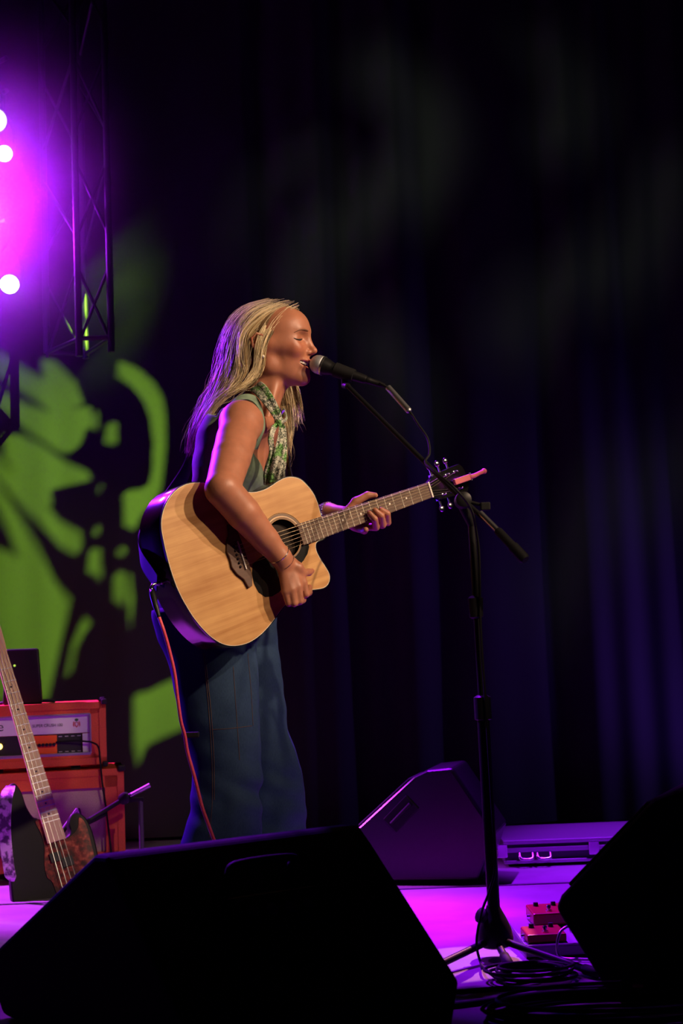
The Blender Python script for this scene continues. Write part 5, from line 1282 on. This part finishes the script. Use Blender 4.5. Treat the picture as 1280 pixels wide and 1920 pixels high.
def lamp(label, px, py, Y, r, mt, aim, watt=0):
    c = at(px, py, Y); d = np.asarray(aim, float) - c; d /= np.linalg.norm(d)
    t = thing('stage_lamp', label, 'stage light', c)
    MB().lathe(c - d * .20, d, [(0, r * .5), (.01, r * .75), (.05, r * .9), (.15, r * 1.12), (.197, r * 1.15)], 24).build('housing', M['black_metal'], t, c, smooth='auto')
    MB().lathe(c - d * .006, d, [(0, r), (.003, r * .99), (.010, r * .7), (.013, r * .2)], 24).build('lens', mt, t, c, smooth=True)
    a, b, _ = frame(d)
    MB().sweep(smooth_curve([c - d * .1 + a * r * 1.3, c - d * .1 + a * r * 1.3 + C_UP * .10, c - d * .1 + C_UP * .16, c - d * .1 - a * r * 1.3 + C_UP * .10, c - d * .1 - a * r * 1.3], 20), .007, 8).build('yoke', M['black_metal'], t, c, smooth=True)
    MB().cyl(c - d * .1 + C_UP * .16, c - d * .1 + C_UP * .26, .012).build('clamp', M['black_metal'], t, c)
    return t
lamp('lowest bright white stage lamp at the left edge', 18, 533, 5.5, .037, M['lamp_white'], (.2, 0, .9))
lamp('middle pale green stage lamp at the left edge', 8, 288, 5.5, .032, M['lamp_white'], (.3, 0, .9))
lamp('uppermost yellow-green stage lamp at the left edge', -8, 226, 5.4, .046, M['lamp_green'], (1.2, 1.6, .9))
bar = MB(); bp_ = [at(-30, 160, 5.62), at(-30, 760, 5.62)]; bx = bp_[0][0]
tb = thing('lamp_pole', 'dark upright pole carrying the stage lamps at the left edge', 'pole', (bx, 5.62, 0))
MB().cyl((0, 0, .012), (0, 0, 3.4), .024).build('tube', M['alu_dull'], tb); MB().box((0, 0, .006), (.4, .4, .012)).build('base_plate', M['alu_dull'], tb)
for py, yy in ((533, 5.5), (288, 5.5), (226, 5.4)):
    z = at(0, py, 5.5)[2] + .26; MB().cyl((0, 0, z), (at(5, py, 5.5)[0] - bx + .02, -.12, z), .010).build('outrigger', M['alu_dull'], tb)

# haze hanging round the lamps, thinning outwards
def haze():
    m = bpy.data.materials.new('haze'); m.use_nodes = True; nt = m.node_tree; nt.nodes.clear(); L = nt.links
    out = nt.nodes.new('ShaderNodeOutputMaterial'); vs = nt.nodes.new('ShaderNodeVolumeScatter'); vs.inputs['Anisotropy'].default_value = .0
    tc = nt.nodes.new('ShaderNodeTexCoord'); ln = nt.nodes.new('ShaderNodeVectorMath'); ln.operation = 'LENGTH'
    sc = nt.nodes.new('ShaderNodeVectorMath'); sc.operation = 'DIVIDE'; sc.inputs[1].default_value = HZR
    L.new(tc.outputs['Object'], sc.inputs[0]); L.new(sc.outputs[0], ln.inputs[0])
    mr = nt.nodes.new('ShaderNodeMapRange'); mr.inputs[1].default_value = 1.0; mr.inputs[2].default_value = 0.0; mr.inputs[3].default_value = 0; mr.inputs[4].default_value = 1
    L.new(ln.outputs['Value'], mr.inputs[0])
    n = nt.nodes.new('ShaderNodeTexNoise'); n.inputs['Scale'].default_value = 2.6; L.new(tc.outputs['Object'], n.inputs['Vector'])
    pw = nt.nodes.new('ShaderNodeMath'); pw.operation = 'POWER'; pw.inputs[1].default_value = 2.3; L.new(mr.outputs[0], pw.inputs[0])
    m1 = nt.nodes.new('ShaderNodeMath'); m1.operation = 'MULTIPLY'; L.new(pw.outputs[0], m1.inputs[0]); L.new(n.outputs[0], m1.inputs[1])
    m2 = nt.nodes.new('ShaderNodeMath'); m2.operation = 'MULTIPLY'; m2.inputs[1].default_value = 6.5; L.new(m1.outputs[0], m2.inputs[0]); L.new(m2.outputs[0], vs.inputs['Density'])
    L.new(vs.outputs[0], out.inputs['Volume'])
    c = at(-70, 400, 5.35)
    o = MB().ball((0, 0, 0), HZR, 24, 16).build('haze', m); o.location = c; tag(o, 'thin violet haze drifting round the stage lamps at the left', 'haze', kind='stuff')
HZR = (.88, .42, 1.08)
haze()

# ================================================================== GOBO PROJECTORS (slotted metal plate in front of a small lamp)
def z8(L): return [(x / 3.2, 640 + y / 3.2) for x, y in L]
def z4(L): return [(x / 3.556, 1180 + y / 3.556) for x, y in L]
LEFT = [
 z8([(705,120),(790,150),(850,180),(930,250),(980,340),(997,450),(1000,600),(985,750),(970,880),(930,950),(880,1010),(840,1050),(800,1140),(740,1110),(733,930),(760,905),(850,890),(900,850),(920,750),(925,600),(905,450),(870,360),(800,280),(705,215)]),
 z8([(-60,20),(100,130),(250,240),(380,330),(430,400),(540,395),(560,470),(550,520),(500,530),(430,500),(300,430),(150,310),(-60,160)]),
 z8([(240,110),(330,120),(450,250),(500,380),(400,400),(260,250)]),
 z8([(-60,260),(120,360),(250,420),(400,460),(510,540),(480,620),(420,670),(350,660),(200,570),(100,470),(-60,370)]),
 z8([(20,560),(120,560),(250,630),(420,740),(520,780),(550,830),(480,850),(420,860),(330,880),(300,900),(310,1000),(230,950),(130,850),(30,700)]),
 z8([(-60,640),(120,830),(250,960),(350,1070),(480,1150),(490,1210),(470,1285),(370,1230),(250,1110),(100,950),(-60,770)]),
 z8([(-60,780),(60,960),(160,1120),(240,1270),(330,1440),(425,1550),(405,1650),(380,1750),(340,1920),(280,2160),(-60,2160),(-60,1220),(60,1270),(130,1315),(100,1260),(40,1110),(-60,900)]),
 z8([(540,1245),(600,1250),(612,1440),(580,1400),(525,1380)]), z8([(685,1390),(740,1400),(738,1600),(680,1540)]), z8([(755,1400),(775,1410),(792,1560),(775,1735),(762,1600)]),
 z8([(645,490),(697,500),(692,625),(630,605)]), z8([(500,1650),(545,1700),(500,1760),(455,1850),(430,1990),(405,1990),(440,1800)]), z8([(565,410),(590,430),(590,540),(570,520)]),
 [(247,1307),(275,1300),(300,1285),(325,1274),(365,1270),(365,1355),(335,1368),(300,1385),(272,1400),(256,1440),(249,1400)],
 z8([(590,860),(612,870),(600,910)]), z8([(580,1100),(600,1130),(600,1165),(560,1150)]), z8([(700,1240),(745,1260),(740,1300),(700,1280)]),
]
RIGHT = [([(705,120),(790,200),(800,300),(700,390),(600,450),(560,560)], 62), ([(430,480),(450,380),(520,310),(620,290)], 22), ([(1260,330),(1215,430),(1120,520),(1010,560),(960,640)], 58), ([(1010,60),(1080,160),(1050,260)], 50), ([(1290,860),(1180,940),(1100,1020),(1030,1130)], 62), ([(700,640),(760,720),(760,800)], 50)]
def in_poly(X, Y, poly):
    c = np.zeros(X.shape, bool); n = len(poly)
    for i in range(n):
        x0, y0 = poly[i]; x1, y1 = poly[(i + 1) % n]
        if y0 == y1: continue
        c ^= ((y0 > Y) != (y1 > Y)) & (X < (x1 - x0) * (Y - y0) / (y1 - y0) + x0)
    return c
def projector(label, L, target, px_rect, step, test, dist, watt, color, radius, cone):
    L = np.asarray(L, float); target = np.asarray(target, float); d = target - L; d /= np.linalg.norm(d); a, b, _ = frame(d)
    xs = np.arange(px_rect[0], px_rect[2], step); ys = np.arange(px_rect[1], px_rect[3], step)
    XC, YC = np.meshgrid(xs + step / 2, ys + step / 2, indexing='ij'); open_ = test(XC, YC)
    XG, YG = np.meshgrid(np.append(xs, xs[-1] + step), np.append(ys, ys[-1] + step), indexing='ij')
    D = C_FW[None, None] + C_RT * ((XG - 640) / F)[..., None] + C_UP * ((960 - YG) / F)[..., None]
    Wp = C_O + D * (CY / D[..., 1])[..., None]          # the pattern as it falls on the curtain
    r = Wp - L; P = L + r * (dist / (r @ d))[..., None]
    n0, n1 = XG.shape; idx = np.arange(n0 * n1).reshape(n0, n1)
    q = np.stack([idx[:-1, :-1], idx[1:, :-1], idx[1:, 1:], idx[:-1, 1:]], -1)[~open_]
    V = P.reshape(-1, 3)
    # border out to the lens tube
    corners = [P[0, 0], P[-1, 0], P[-1, -1], P[0, -1]]; cen = L + d * dist; big = [cen + (c - cen) / np.linalg.norm(c - cen) * .35 for c in corners]
    V2 = np.array(corners + big); n = len(V); q2 = np.array([(n + i, n + (i + 1) % 4, n + 4 + (i + 1) % 4, n + 4 + i) for i in range(4)])
    t = thing('pattern_projector', label, 'stage light', L)
    raw_mesh('pattern_plate', np.concatenate([V, V2]), np.concatenate([q, q2]), M['black_metal'], t, L)
    MB().lathe(L - d * .32, d, [(0, .05), (.01, .09), (.22, .10), (.23, .07)], 20).build('housing', M['black_metal'], t, L, smooth='auto')
    MB().cyl(L - d * .15 + (0, 0, .09), L - d * .15 + (0, 0, .32), .012).build('clamp', M['black_metal'], t, L)
    spot('pattern_light', L, target, watt, color, cone, .85, radius)
projector('pattern projector hung above the right of the stage, throwing the green swirls', GOBO_L, at(100, 1120, CY), (-60, 600, 420, 1480), 2.2, lambda X, Y: np.any([in_poly(X, Y, p) for p in LEFT], 0), .30, 11500, (0.50, 1.0, 0.06), .0012, 28)
def strokes(X, Y):
    o = np.zeros(X.shape, bool)
    for pts, w_ in RIGHT:
        P = smooth_curve([(x, y, 0) for x, y in pts], 40)[:, :2]
        for p in P: o |= (X - p[0]) ** 2 + (Y - p[1]) ** 2 < w_ ** 2
    return o
projector('pattern projector hung above the audience, throwing the faint grey swirls', GOBO_R, at(900, 600, CY), (380, -20, 1330, 1240), 8, strokes, .30, 210, (0.80, 0.95, 0.65), .010, 40)
